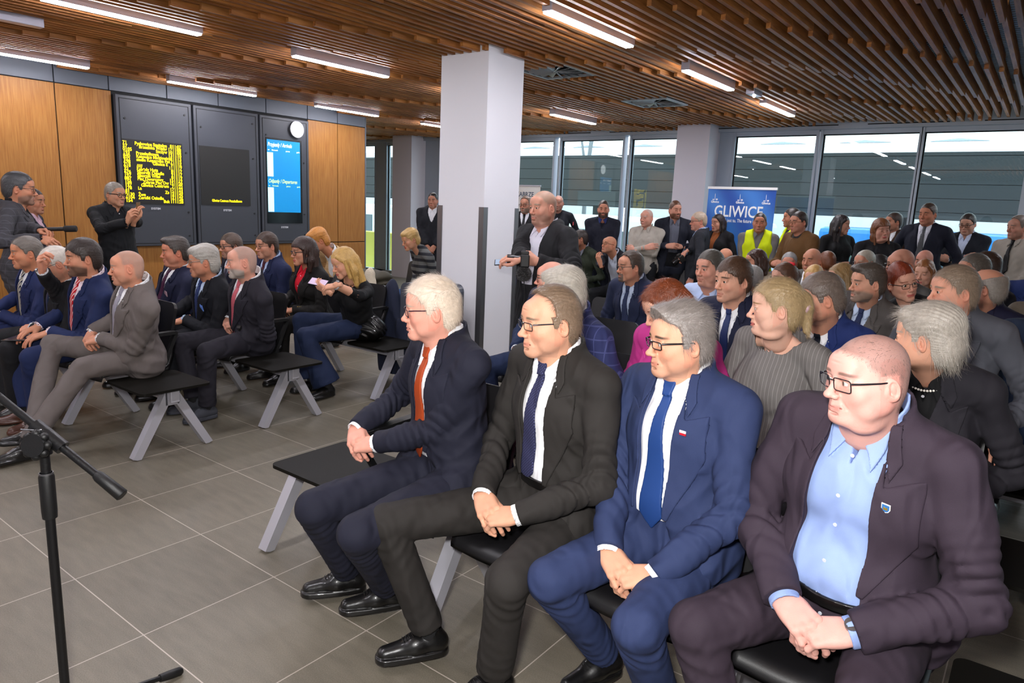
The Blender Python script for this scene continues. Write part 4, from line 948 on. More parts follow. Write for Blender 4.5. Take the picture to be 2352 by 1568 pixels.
            if len(V): link('tie',npmesh('tie',V,Q,cloth(o['tie'],o.get('tiefab','satin'),o.get('tie2'))),None,root)
    if o.get('vest'):
        v=Vol(lo,hi,hg*1.0); torso(v,.020); x,y,z=v.grid(); dx,dy,dz=x-F32(H0[0]),y-F32(H0[1]),z-F32(H0[2]); u,f,w=pr2(dx,dy,dz,r0),pr2(dx,dy,dz,fw),pr2(dx,dy,dz,up); w=w-F32(L)
        au=np.abs(u); D=np.maximum(v.D,au-F32(.152)-.06*np.clip((-.12-w)/.1,0,1)); D=np.maximum(D,-(w+.50)); D=np.maximum(D,-np.where(f>0,poly2([(-.06,.09),(.06,.09),(.055,-.03),(0,-.22),(-.055,-.03)],u,w),9)); D=np.maximum(D,-np.maximum(np.sqrt(u*u+(f+.018)**2)-.06,-(w+.05)))
        v.D=np.ascontiguousarray(D.astype(F32)); V,Q=v.mesh(); ve=link('high_visibility_vest',npmesh('vest',V,Q,cloth(o['vest'])),None,root)
    # trousers
    ht=(.0065,.011,.017)[lod]; tc=o.get('trousers',col); fl_=o.get('flare',0)
    lo=np.min([H0-(.22*wx,.19,.15),*kn.values(),*an.values()],0)-.11; hi=np.max([H0+(.22*wx,.2,.16),*kn.values(),*an.values()],0)+.11; lo[2]=max(lo[2],.02)
    t=Vol(lo,hi,ht); t.ell(H0+fw*-.01,(.172*wx+.004,.137+.25*bl,.13),.05,A); t.ell(B(0,.01+bl*.6,.09),(.150*wx+.004,.118+bl*.85,.10),.05,A); TX=t.grid(); t.D=np.maximum(t.D,pr2(TX[0]-F32(H0[0]),TX[1]-F32(H0[1]),TX[2]-F32(H0[2]),up)-F32(L-.405))
    tr=(.092+.016*fat,.066+.006*fat,.058)
    for s in (1,-1):
        a1=nrm(kn[s]-HJ[s]); a2=nrm(an[s]-kn[s]); ph=n1*2+s
        def fl1(X,Y,Z,tt,a1=a1,ph=ph,b=HJ[s]):
            a=(X-F32(b[0]))*F32(a1[0])+(Y-F32(b[1]))*F32(a1[1])+(Z-F32(b[2]))*F32(a1[2]); return F32(.0062)*(np.exp(-(tt/.38)**2)+.35*np.exp(-((tt-.8)/.16)**2))*(np.abs(np.sin(a*66+X*34+2.2*np.sin(X*15+ph)+1.2*np.sin(Z*27)))-.62)+F32(.0015)*np.sin(a*40+Z*50+ph)
        def fl2(X,Y,Z,tt,a2=a2,ph=ph,b=kn[s]):
            a=(X-F32(b[0]))*F32(a2[0])+(Y-F32(b[1]))*F32(a2[1])+(Z-F32(b[2]))*F32(a2[2]); return F32(.0075)*(.8*np.exp(-((tt-.12)/.16)**2)+.6*np.exp(-((tt-1)/.35)**2))*(np.abs(np.sin(a*56+X*36-Y*30+2*np.sin(X*14+Y*11+ph)))-.62)+F32(.003)*(np.abs(np.sin(a*9+Y*20+X*14+ph))-.62)
        t.cone(HJ[s],kn[s],tr[0],tr[1],.035,fold=fl1)
        end=kn[s]+(an[s]-kn[s])*1.02; t.cone(kn[s],end,tr[1]-.002,tr[2]+fl_,.008,fold=fl2,cut=(kn[s]+(an[s]-kn[s])*o.get('hemcut',.96),a2))
    V,Q=t.mesh(); V=smoothv(V,Q,1); nm='jeans' if o.get('jeans') else 'trousers'; link(nm,npmesh(nm,V,Q,cloth(tc,o.get('tfab','plain'))),None,root)
    if o.get('belt',jk and opn) and lod==0:
        v=Vol(np.min([B(a,b,c) for a in (-.2,.2) for b in (-.0,.2+bl) for c in (L-vd-.33,L-vd-.1)],0),np.max([B(a,b,c) for a in (-.2,.2) for b in (0,.2+bl) for c in (L-vd-.33,L-vd-.1)],0),.005)
    # socks and shoes
    for s in (1,-1):
        if an[s][2]>.5: continue
        sm_=o.get('shoe','black'); mt={'black':LEATHER,'brown':BROWNL,'suede':SUEDE}[sm_]
        hsz=(.0042,.008,.012)[lod]; v=Vol((-.06,-.08,-.012),(.06,.21,.13),hsz)
        v.cone((0,-.035,.040),(0,.045,.045),.037,.038,0); v.cone((0,.045,.042),(0.004,.150,.026),.037,.029,.03,flat=((0,0,1),1.25)); v.cone((0,-.02,.05),(0,-.012,.088),.036,.034,.02)
        v.cone((0,-.016,.088),(0,-.012,.14),.027,.03,.003,sub=True)
        x,y,z=v.grid(); fp=np.sqrt(x*x+(y-np.clip(y,-.035,.150))**2)-(.039+.004*np.sin((y+.03)*18))
        v.D=np.minimum(np.maximum(v.D,-z+.012),np.maximum(fp,np.abs(z-.010)-.011)).astype(F32); v.D=np.ascontiguousarray(v.D)
        parts=[v.mesh()]
        if lod==0 and sm_!='suede':
            mb=MB()
            for q in range(5): yy=.045+q*.011; mb.tube([(-.017,yy,.0865-q*.0048),(0,yy+.004,.0895-q*.0048),(.017,yy,.0865-q*.0048)],.0018,6)
            lv=np.array(mb.v); lq=np.array([f for f in mb.f if len(f)==4]); parts.append((lv,lq))
        V,Q,_=merge(parts); fdv=ft[s]; pit=sp.get('fpitch'+('R' if s>0 else 'L'),0); X=np.array([fdv[1],-fdv[0],0]); Fm=np.stack([X,fdv,[0,0,1]],1)@rot(0,-pit,0)
        V=V@Fm.T+(an[s]-np.array([0,0,.085])-fdv*0.0); link('shoe',npmesh('shoe',V,Q,mt),None,root)
        sk=MB(); q0=an[s]+(kn[s]-an[s])*.22; sk.tube([tuple(q0),tuple(an[s]+np.array([0,0,.01])),tuple(an[s]+np.array([0,0,-.035]))],[.045,.038,.034],12); sk.obj('sock',mat('sock_'+o.get('sock','#121214')[1:],o.get('sock','#121214'),.85),root)
    ctx=dict(B=B,L=L,A=A,hl=hl,Rh=Rh,wr=wr,el=el,hd=hd,N=N,hc=hc,r0=r0,fw=fw,up=up,loc=loc,H0=H0,bl=bl,torso=torso,Rz=Rz,P0=P0,kn=kn,an=an,sw=sw)
    return root,ctx
def pr2(dx,dy,dz,a): return dx*F32(a[0])+dy*F32(a[1])+dz*F32(a[2])
def surfpoint(T0,v,p,d,off):
    """march outward along d until the cloth surface is reached"""
    last=None
    for t in np.arange(0,.34,.003):
        q=p+d*t; i=np.round((q-v.lo)/v.h).astype(int)
        if (i<0).any() or (i>=np.array(v.n)).any(): 
            if last is not None: return None
            continue
        s_=T0[tuple(i)]
        if last is not None and last<0<=s_: return q
        last=s_
    return None
def glasses(sp,root,hl,lod):
    gt=sp['glasses']; c=gt.get('c','#141416'); w=gt.get('w',.050); hh=gt.get('h',.034); r=gt.get('r',.3); t=gt.get('t',.0013); mb=MB(); y0=.1045; lens=MB()
    pts_all=[]
    for s in (-1,1):
        cx=s*(w/2+.009); pts=[]; n=20
        for k in range(n):
            a=2*pi*k/n; e=2/(2+ (1-r)*4); px=abs(cos(a))**e*(1 if cos(a)>=0 else -1)*w/2; pz=abs(sin(a))**e*(1 if sin(a)>=0 else -1)*hh/2
            ox=cx+px; yy=y0-.55*max(0,abs(ox)-.02)**1.0*.45-.12*(-pz); pts.append((ox,yy,pz-.003))
        P=hl(np.array(pts)); 
        if not gt.get('rimless'): mb.tube([tuple(p) for p in P]+[tuple(P[0])],t,6,cap=False)
        lens.add([tuple(p) for p in P],[tuple(range(n))])
        tp=hl(np.array([(s*(w+.008),y0-.012,.006),(s*(w+.014)+s*.004,y0-.03,.007),(s*.0785,.02,.006),(s*.0825,-.012,.008),(s*.081,-.026,-.012)])); tb=MB(); tb.tube([tuple(p) for p in tp],t*1.7,6); 
        mb.add(tb.v,tb.f,0,True)
    b=hl(np.array([(-.010,y0-.001,.004),(0,y0+.002,.006),(.010,y0-.001,.004)])); mb.tube([tuple(p) for p in b],t,6)
    o=mb.obj('glasses',mat('frame_'+c[1:],c,.25,metal=gt.get('m',0)),root); lens.obj('lens',glassmat('spectacle_lens',(.97,.98,.97),.8),o)
PEOPLE=[
dict(seed=17,lod=0,pos=(-1.725,2.000),rz=168,look=-138,head=(-1.775,1.860,1.194),skin='#e0a08c',hair='short',ht=(.02,.009,.012),hairc='#d4c4b2',brow='#b09a8a',age=.9,fat=.25,stubble=.05,glasses=dict(w=.048,h=.028,c='#2b1a2a'),hands=(-2.043,1.745,0.655),kneeR=(-1.940,1.458,0.500),kneeL=(-1.673,1.428,0.500),ankR=(-2.056,1.706,0.110),ankL=(-1.854,1.731,0.110),footR=24,footL=22,sx=.5,label='white haired man in a navy suit and rust red tie',outfit=dict(c='#20212f',open=.7,tie='#a5421c',tdx=.02,vd=.38,shirt='#f2f3f8')),
dict(seed=24,lod=0,pos=(-1.246,2.000),rz=171,look=-151,head=(-1.256,1.870,1.216),skin='#d9a184',gaze=1.6,hair='receding',hb=.018,sl=.022,hairc='#7a6654',ht=(.016,.008,.010),age=.95,fat=.0,glasses=dict(w=.048,h=.027,c='#3a3a40',m=.6),hands=(-1.312,1.674,0.610),kneeR=(-1.632,1.517,0.520),kneeL=(-1.130,1.532,0.490),ankR=(-1.525,1.619,0.115),ankL=(-1.215,1.598,0.110),footR=24,footL=12,sx=.35,label='man in a charcoal suit with a dark knitted tie and silver rimmed glasses',outfit=dict(c='#2b2826',open=1,tie='#2a2b48',tiefab='dots',tie2='#575a84',tdx=.045,vd=.40,shirt='#f6f6fa')),
dict(seed=31,lod=0,pos=(-0.815,2.030),rz=173,look=-141,head=(-0.845,1.960,1.203),skin='#d9a083',gaze=1.6,hair='swept',hb=.016,hairc='#7f7772',brow='#4b3c32',ht=(.024,.010,.012),back=1,lift=.22,sl=.032,age=.6,fat=.2,hs=.96,glasses=dict(w=.050,h=.026,c='#121217',t=.0017),hands=(-0.845,1.708,0.560),kneeR=(-1.024,1.596,0.510),kneeL=(-0.729,1.578,0.490),ankR=(-0.987,1.908,0.120),ankL=(-0.733,1.811,0.110),label='grey haired man in a bright blue suit and tie with a red and white pin',outfit=dict(c='#2c375a',open=1,tie='#22407a',nobelt=1,tdx=-.01,tl=.45,vd=.40,shirt='#f8f8fc')),
dict(seed=38,lod=0,pos=(-0.281,2.060),rz=172,look=-139,head=(-0.301,1.800,1.215),skin='#dba598',gaze=1.6,hair='buzz',hairc='#6b5a54',brow='#80635a',age=.9,fat=1.0,hs=.97,sw=.192,stubble=.12,glasses=dict(w=.054,h=.034,r=.05,c='#15151c',t=.0013),hands=(-0.330,1.700,0.610),kneeR=(-0.583,1.623,0.530),kneeL=(-0.179,1.636,0.500),label='stout man in a plum jacket and open pale blue shirt',outfit=dict(c='#382e39',open=1.5,shirt='#92a8da',shirtfold=1,opencollar=1,vd=.36,btn='#d8dde8',trousers='#352b35')),
dict(seed=45,lod=0,pos=(-1.768,2.980),rz=174,look=-105,head=(-1.768,2.720,1.194),skin='#d69a80',hair='pixie',hairc='#b9b2a6',age=.9,fat=.4,label='man with curly grey hair and a blue checked suit, seated behind the charcoal suit',outfit=dict(c='#2f3560',fab='check',fab2='#565c90',vd=.36,tie='#2a2c40')),
dict(seed=52,lod=0,pos=(-1.218,2.980),rz=174,look=-143,head=(-1.248,2.720,1.189),fem=1,skin='#dba58c',hair='long',hl=-.14,hairc='#7a3c20',hp=26,label='woman with auburn hair and a magenta jacket looking down',outfit=dict(c='#b83583',kind='jacket',shirt='#3a1a30',opencollar=1,vd=.3,nocuff=1)),
dict(seed=59,lod=0,pos=(-0.795,2.980),rz=174,look=-114,head=(-0.815,2.780,1.234),fem=1,skin='#e0b09a',fat=.75,hair='updo',tail=1,scrunchie='#c9a6b0',hairc='#a48c66',brow='#906c48',hs=1.0,label='blonde woman with a hair tie and a grey pinstripe top',outfit=dict(c='#6f6b69',fab='pinstripe',fab2='#a6a2a0',kind='top',neck='wide',trousers='#26262a')),
dict(seed=66,lod=0,pos=(-0.239,2.980),rz=174,look=-78,head=(-0.279,2.620,1.210),fem=1,skin='#d69f84',hair='pixie',hairc='#a9a196',ht=(.014,.006,.010),sl=.045,lift=.22,age=1,ns=4200,necklace=1,label='woman with short white hair and a black blazer with a pearl necklace',outfit=dict(c='#26242a',kind='jacket',shirt='#121214',opencollar=1,vd=.24,nocuff=1)),
dict(seed=73,lod=1,pos=(-2.644,3.980),rz=174,look=-126,head=(-2.594,3.850,1.122),hair='bald',skin='#dd9d88',age=.7,fat=.3,glasses=dict(w=.048,h=.032,c='#18181c'),label='bald man with black framed glasses behind the curly grey haired man',outfit=dict(c='#24304e',tie='#223')),
dict(seed=80,lod=1,pos=(-2.470,4.950),rz=174,look=-146,head=(-2.490,4.750,1.167),skin='#c98f74',hair='receding',hairc='#4a3e36',beard='goatee',beardc='#5d534c',age=.8,glasses=dict(w=.046,h=.028,c='#2c2c30'),fat=.15,label='man with a moustache in a navy suit and dotted tie',outfit=dict(c='#232a44',shirt='#c5d4ee',tie='#1a2444',tiefab='dots',tie2='#7f8fc0',vd=.40,open=.3)),
dict(seed=87,lod=1,pos=(-1.330,3.980),rz=174,look=-152,head=(-1.360,3.800,1.229),skin='#d9a389',hair='fringe',hairc='#4d3729',ht=(.022,.012,.012),fat=.15,hs=1.05,label='young man with a dark brown fringe, navy suit and navy tie',outfit=dict(c='#1d2138',tie='#22305c',shirt='#f2f4fa',vd=.38)),
dict(seed=94,lod=1,pos=(-0.804,3.980),rz=174,look=-115,head=(-0.854,3.620,1.199),skin='#d69a7e',hair='short',hairc='#6e6158',ht=(.016,.008,.01),hp=16,age=.6,fat=.3,hs=1.06,label='man with grey brown hair and a royal blue suit looking down',outfit=dict(c='#26366e',tie='#141722',shirt='#f6f6fa')),
dict(seed=101,pos=(-0.261,3.980),rz=174,look=-123,head=(-0.321,3.720,1.285),skin='#dc9f85',hair='short',hairc='#8c7a68',ht=(.012,.006,.008),fat=.55,hs=1.0,lod=0,arms='laps',label='man in a grey jacket over a maroon jumper',outfit=dict(c='#55575f',kind='jacket',shirt='#4a1822',inner='',nocollar=1,vd=.34,trousers='#22232a',nocuff=1)),
dict(seed=108,lod=1,pos=(-1.863,4.950),rz=174,look=-159,head=(-1.883,4.780,1.205),skin='#dd9f88',hair='short',hairc='#55504a',ht=(.018,.008,.01),fat=.7,hs=1.08,label='heavy man with dark grey hair and a pale blue shirt without jacket',outfit=dict(c='#b9cbee',kind='shirt',shirt='#b9cbee',neck='shirt',opencollar=1,trousers='#2a2c36')),
dict(seed=115,lod=1,pos=(-0.898,4.950),rz=174,look=-128,head=(-0.838,4.620,1.214),skin='#d39b80',hair='swept',hairc='#4f463f',ht=(.016,.005,.007),back=1,beard='full',beardc='#8a7668',stubble=.5,label='man with a short beard, taupe grey suit and patterned blue tie',outfit=dict(c='#5d5856',tie='#222b4c',tiefab='dots',tie2='#59648c',shirt='#c8d8f2')),
dict(seed=122,lod=1,pos=(-0.476,4.980),rz=174,look=140,head=(-0.676,4.750,1.227),fem=1,skin='#dba38b',hair='short',sx=.8,hairc='#7d341d',ht=(.026,.006,.01),hr=16,glasses=dict(w=.048,h=.034,c='#1a1a1c',r=.6),label='smiling woman with short red hair and glasses turned to her neighbour',outfit=dict(c='#161518',kind='top',neck='roll')),
dict(seed=129,lod=1,pos=(-0.232,4.980),rz=174,look=-85,head=(-0.262,4.750,1.234),skin='#c98e74',hair='ring',hairc='#8a8178',age=.8,glasses=dict(w=.046,h=.028,c='#1c1c20'),label='man with thin grey hair in a dark navy suit, behind the grey jacket',outfit=dict(c='#1c1c34',tie='#222')),
dict(seed=136,lod=2,pos=(-1.918,5.900),rz=174,look=-90,head=(-1.918,5.750,1.073),skin='#c58d74',hair='short',hairc='#8d8a86',ht=(.008,.004,.006),label='grey cropped man with a beige scarf and grey jacket',outfit=dict(c='#6c6f78',kind='coat',hood=0,shirt='#b9a891',opencollar=1,open=1)),
dict(seed=143,lod=1,pos=(-1.593,5.900),rz=174,look=-130,head=(-1.593,5.550,1.122),fem=1,skin='#dca68f',hair='updo',hairc='#5a3d2c',glasses=dict(w=.048,h=.030,c='#15151a'),bow='#d01828',label='woman with glasses and a red bow in her brown hair',outfit=dict(c='#20222c',kind='top')),
dict(seed=150,lod=2,pos=(-1.539,6.200),rz=174,look=-174,head=(-1.539,6.200,1.084),fem=1,skin='#dca68f',hair='bob',hairc='#cda365',label='woman with a blonde bob, mostly hidden behind the royal blue suit',outfit=dict(c='#6a3f45',kind='top')),
dict(seed=157,lod=1,pos=(-1.172,5.900),rz=174,look=-130,head=(-1.202,5.600,1.150),fem=1,skin='#c99378',hair='long',hl=-.2,hairc='#96784f',label='woman with long light brown hair and a white top',outfit=dict(c='#dedad4',kind='jacket',shirt='#15151a',nocollar=1,vd=.2)),
dict(seed=164,lod=1,pos=(-0.941,5.950),rz=174,look=-153,head=(-0.861,5.850,1.271),skin='#c98f78',hair='bald',fat=.6,hs=1.08,beard='full',beardc='#4a4440',glasses=dict(w=.054,h=.034,c='#101014',r=.1,t=.002),label='bald bearded man with square black glasses and a grey jacket',outfit=dict(c='#5a5856',kind='jacket',shirt='#454341',nocollar=1)),
dict(seed=171,lod=2,pos=(-0.793,6.900),rz=174,look=-169,head=(-0.793,6.600,1.176),fem=1,skin='#d8a48c',hair='long',hl=-.2,hairc='#8c5a34',label='woman with long ginger hair and a turquoise top',outfit=dict(c='#18a0b4',kind='top')),
dict(seed=178,lod=1,pos=(-0.340,5.920),rz=174,look=-126,head=(-0.390,5.600,1.280),skin='#c48b72',hair='short',hairc='#5d564e',ht=(.012,.006,.008),age=.7,label='man with dark grey hair in a black suit, beside the dark brown head',outfit=dict(c='#1b1c22',tie='#222',shirt='#e8e8f0')),
dict(seed=185,lod=2,pos=(-2.869,7.850),rz=174,look=-50,head=(-2.869,7.700,1.106),hair='bald',skin='#c98c70',fat=.3,label='bald head seen from behind, below the woman by the blue banner',outfit=dict(c='#33353f',kind='jacket')),
dict(seed=192,lod=2,pos=(-2.199,6.900),rz=174,look=-128,head=(-2.199,6.700,1.158),fem=1,hair='bob',hairc='#3b241a',skin='#c98c70',label='woman with a dark brown bob and a beige coat in front of the yellow vest',outfit=dict(c='#b4a692',kind='coat',hood=0)),
dict(seed=199,lod=2,pos=(-2.160,7.850),rz=174,look=172,head=(-2.160,7.650,1.108),hair='short',hairc='#8e8d8c',skin='#c98c76',ht=(.010,.006,.008),fat=.5,label='grey haired man facing the camera below the brown coat',outfit=dict(c='#4c4c52',kind='jacket')),
dict(seed=206,lod=2,pos=(-1.774,7.000),rz=174,look=-164,head=(-1.774,7.000,1.194),hair='bald',skin='#c98c70',fat=.3,label='bald man resting his chin on his hand',outfit=dict(c='#5c5a55',kind='jacket'),R=((-1.770,7.105,1.062),(0,0,1),(.2,-1,0),(50,60,40),.6)),
dict(seed=213,lod=2,pos=(-1.767,7.850),rz=174,look=-43,head=(-1.817,7.750,1.137),hair='fringe',hairc='#6a3a1e',skin='#c0805f',ht=(.016,.012,.012),label='short reddish brown hair seen from behind, next to the bald man',outfit=dict(c='#3c3f3c',kind='jacket')),
dict(seed=220,lod=2,pos=(-1.321,7.000),rz=174,look=-151,head=(-1.321,7.000,1.206),hair='short',hairc='#a39a8c',skin='#c58a72',ht=(.008,.005,.007),glasses=dict(w=.046,h=.03,c='#1a1a1c'),label='older man with pale hair and glasses behind the short bearded man',outfit=dict(c='#22242c',kind='jacket')),
dict(seed=227,lod=2,pos=(-0.946,7.850),rz=174,look=-167,head=(-0.946,7.750,1.220),hair='bald',skin='#c98c78',label='bald head almost hidden behind the ginger haired woman',outfit=dict(c='#30323a',kind='jacket')),
dict(seed=234,lod=1,pos=(-0.386,6.900),rz=174,look=-83,head=(-0.386,6.600,1.267),hair='short',hairc='#3e2c22',skin='#b97f66',ht=(.014,.009,.01),label='man with dark brown hair in navy, farthest right of the seated rows',outfit=dict(c='#202a4a',shirt='#dfe6f2')),
dict(seed=241,lod=2,pos=(-1.231,7.850),rz=174,look=-100,head=(-1.331,7.700,1.140),hair='short',hairc='#24201e',skin='#b97f66',label='dark haired head low behind the pale haired man with glasses',outfit=dict(c='#24262c',kind='jacket')),
dict(seed=248,pos=(0.099,4.950),rz=174,look=-119,head=(0.079,4.800,1.271),hair='short',fat=.5,lod=1,label='person in a brown tweed jacket cut off by the right edge',outfit=dict(c='#6a6054',kind='jacket',trousers='#2a2a2e')),
dict(seed=255,pos=(0.099,3.980),rz=174,look=-117,head=(0.079,3.720,1.269),hair='short',fat=.6,lod=1,arms='laps',label='person in a dark blue suit at the right edge behind the empty seat table',outfit=dict(c='#1e2a40',vd=.36,trousers='#131318')),
dict(seed=262,pos=(-0.002,5.900),rz=174,look=-120,head=(-0.002,5.750,1.327),hair='short',fat=.3,lod=1,label='person in a blue jacket at the right edge, behind the tweed jacket',outfit=dict(c='#25356a',kind='jacket')),
dict(seed=269,lod=2,pos=(-5.803,7.911),rz=-154,look=169,head=(-5.790,7.884,1.597),sit=False,hair='receding',hairc='#6d5c50',skin='#b98068',beard='full',beardc='#7d6a5c',glasses=dict(w=.052,h=.03,c='#101014',t=.002),arms='low',label='uniformed officer with glasses beside the pale banner',outfit=dict(c='#15161a',shirt='#e6e8ee',tie='#15161a',vd=.2),badge=1),
dict(seed=276,lod=2,pos=(-5.796,8.693),rz=-146,look=158,head=(-5.779,8.668,1.643),sit=False,hair='buzz',rec=1,hairc='#9a8a80',skin='#b98370',arms='side',label='bald uniformed man behind the photographer, red and white arm badge',outfit=dict(c='#1a1c24',kind='sweater'),armbadge=1),
dict(seed=283,pos=(-2.911,4.209),rz=173,look=-167,head=(-2.914,4.179,1.576),sit=False,hair='buzz',hairc='#9a8a78',lod=0,skin='#d49a84',fat=.45,hs=1.08,stubble=.5,label='photographer in a black parka holding a camera and a phone',outfit=dict(c='#1b1b1e',kind='coat',open=1,vd=.30,shirt='#d6d4e2',opencollar=1,trousers='#202024'),R=((-2.818,3.810,1.226),(-.75,-.62,.05),(.3,-.3,.9),(35,40,25),.4),L=((-2.744,3.889,1.217),(-.85,-.35,.1),(.5,-.8,-.3),(50,50,30),.6)),
dict(seed=290,lod=2,pos=(-4.795,8.283),rz=-152,look=150,head=(-4.781,8.256,1.583),sit=False,hair='short',hairc='#3a2c24',skin='#bb8068',ht=(.010,.003,.006),beard='full',beardc='#352820',arms='low',label='bearded man in a navy V neck jumper with hands folded',outfit=dict(c='#191b28',kind='sweater',neck='v',collar=1,shirt='#1e2a5a')),
dict(seed=297,lod=2,pos=(-4.176,8.340),rz=-173,look=-175,head=(-4.172,8.310,1.497),sit=False,hair='buzz',rec=1,hairc='#b9b2ac',skin='#cb9480',arms='cross',label='balding man in a light grey shirt with folded arms',outfit=dict(c='#a8a298',kind='shirt',shirt='#a8a298',opencollar=1,trousers='#1a1b20')),
dict(seed=304,lod=2,pos=(-3.906,8.574),rz=-158,look=128,head=(-3.895,8.546,1.611),sit=False,hair='short',hairc='#5a3a28',skin='#c08a74',ht=(.014,.003,.006),beard='full',beardc='#5d3c2a',arms='belly',label='bearded man in a dark blazer and grey shirt, hands joined',outfit=dict(c='#1c1f2b',kind='jacket',shirt='#595c68',open=.8,vd=.3,opencollar=1,trousers='#131418',btn='#30323a')),
dict(seed=311,lod=2,pos=(-3.528,8.518),rz=98,look=-131,head=(-3.558,8.514,1.483),sit=False,hair='fringe',hairc='#b09c88',skin='#cb8f7a',ht=(.014,.008,.010),glasses=dict(w=.048,h=.026,c='#111'),age=.8,label='sandy haired man with glasses, side on, holding a camera low',outfit=dict(c='#24262d',kind='jacket',shirt='#a8c0e8'),R=((-3.569,8.082,1.050),(-.6,-.3,-.6),(-.6,-.6,.2),(45,50,30),.6)),
dict(seed=318,lod=2,pos=(-3.546,9.182),rz=171,look=-156,head=(-3.551,9.152,1.466),sit=False,fem=1,hair='long',hl=-.2,hairc='#241a18',skin='#c08a74',arms='side',label='woman with long dark hair and a rust jumper, left of the blue banner',outfit=dict(c='#17161a',kind='jacket',shirt='#8a4c24',inner='roll',vd=.3)),
dict(seed=325,lod=2,pos=(-2.818,8.599),rz=-166,look=166,head=(-2.811,8.570,1.503),sit=False,hair='short',hairc='#2e2623',skin='#b87a60',ht=(.010,.004,.006),arms='low',label='man in a bright yellow vest standing before the blue banner',outfit=dict(c='#6d6a68',kind='shirt',shirt='#6d6a68',vest='#cfe010',trousers='#1c1c20')),
dict(seed=332,lod=2,pos=(-2.557,9.039),rz=136,look=-111,head=(-2.578,9.017,1.574),sit=False,hair='short',hairc='#2c2420',skin='#b87a60',ht=(.016,.008,.01),arms='side',label='young man in a yellow vest over navy, half hidden by the brown coat',outfit=dict(c='#1c2440',kind='sweater',vest='#cfe010')),
dict(seed=339,lod=2,pos=(-2.194,8.033),rz=145,look=-147,head=(-2.211,8.009,1.532),sit=False,hair='short',hairc='#2e2420',skin='#b98068',ht=(.012,.005,.007),glasses=dict(w=.046,h=.032,c='#5a3a20',r=.5),arms='belly',label='man with glasses in a brown jacket',outfit=dict(c='#5d4020',kind='coat',hood=0,shirt='#202020',vd=.05,nocollar=1)),
dict(seed=346,lod=2,pos=(-2.002,8.964),rz=-147,look=92,head=(-1.986,8.939,1.519),sit=False,fem=1,hair='long',hl=-.34,hairc='#1d1517',skin='#b4846e',arms='belly',label='woman with very long straight dark hair in black, holding a phone',outfit=dict(c='#121214',kind='top')),
dict(seed=353,lod=2,pos=(-1.420,8.119),rz=-160,look=145,head=(-1.410,8.091,1.491),sit=False,fem=1,fat=.6,hair='long',hl=-.28,hairc='#6e4428',hr=8,skin='#bf8c78',arms='belly',ht=(.022,.02,.02),label='woman with long wavy auburn hair in black',outfit=dict(c='#131216',kind='top')),
dict(seed=360,lod=2,pos=(-1.574,9.796),rz=169,look=-129,head=(-1.580,9.767,1.574),sit=False,hair='short',hairc='#3a2c26',skin='#b07a62',arms='side',label='man in a brown jacket hidden behind the auburn haired woman',outfit=dict(c='#3c2a20',kind='jacket')),
dict(seed=367,lod=2,pos=(-1.234,9.216),rz=128,look=-116,head=(-1.258,9.197,1.380),sit=False,fem=1,hair='long',hl=-.26,hairc='#2c1a16',skin='#b4806a',hs=.95,arms='side',label='short young woman with dark hair in front of the tall man in a suit',outfit=dict(c='#17151a',kind='top',neck='v')),
dict(seed=374,lod=2,pos=(-1.082,8.664),rz=177,look=-157,head=(-1.084,8.634,1.671),sit=False,hair='short',hairc='#3f3028',skin='#b4775c',ht=(.014,.006,.008),arms='side',label='tall man in a navy suit with a grey tie',outfit=dict(c='#171a28',shirt='#d8dbe6',tie='#4a4c50',vd=.38,tiefab='satin')),
dict(seed=381,lod=2,pos=(-0.782,9.503),rz=170,look=-167,head=(-0.787,9.474,1.590),sit=False,hair='short',hairc='#2e2622',skin='#b98a74',ht=(.014,.008,.008),hp=14,glasses=dict(w=.050,h=.03,c='#0c0c10',t=.002),arms='cross',label='man with glasses and folded arms in a dark cardigan',outfit=dict(c='#131720',kind='jacket',shirt='#b9c6e0',opencollar=1,vd=.26,trousers='#0e1016')),
dict(seed=388,lod=2,pos=(-0.277,8.599),rz=157,look=-132,head=(-0.289,8.571,1.576),sit=False,hair='short',rec=1,hairc='#6d625a',skin='#b98672',arms='low',label='man in a pale shirt and black tie at the right edge',outfit=dict(c='#a39c92',kind='shirt',shirt='#a39c92',tie='#101012',trousers='#1c2230',vd=.3)),
dict(seed=395,lod=2,pos=(-4.970,8.300),rz=174,look=-128,head=(-4.970,8.018,1.186),hair='short',hairc='#332b28',skin='#a9745c',glasses=dict(w=.046,h=.028,c='#1a1a1c'),label='man with glasses in an olive jumper seated behind the photographer',outfit=dict(c='#333a2e',kind='sweater',collar=1,shirt='#8a8f9c')),
dict(seed=402,lod=2,pos=(-4.402,8.300),rz=174,look=-159,head=(-4.452,7.887,1.143),hair='bald',skin='#bd8468',hp=-10,glasses=dict(w=.048,h=.028,c='#222'),label='bald man with glasses, dark blazer and pale shirt, sitting back',outfit=dict(c='#1c1e26',kind='jacket',shirt='#b5bccb',open=1.2,vd=.2,opencollar=1,trousers='#15161a'),R=((-4.355,7.523,0.917),(-.3,-.2,.9),(-.3,-.9,.1),(40,40,30),.5)),
dict(seed=409,lod=2,pos=(-5.666,7.400),rz=174,look=-162,head=(-5.666,6.328,1.101),hair='short',skin='#b98068',label='person in a blue suit seated behind the white column',outfit=dict(c='#202a4c'),hands=(-5.574,5.796,0.722)),
dict(seed=416,lod=2,pos=(-7.531,7.890),rz=-144,look=150,head=(-7.514,7.865,1.605),sit=False,hair='short',hairc='#1f1a1a',skin='#a8745e',ht=(.010,.004,.006),arms='low',label='man in a long dark coat standing left of the column',outfit=dict(c='#15161c',kind='coat',open=0,vd=.2,shirt='#c8c8cc',trousers='#121318')),
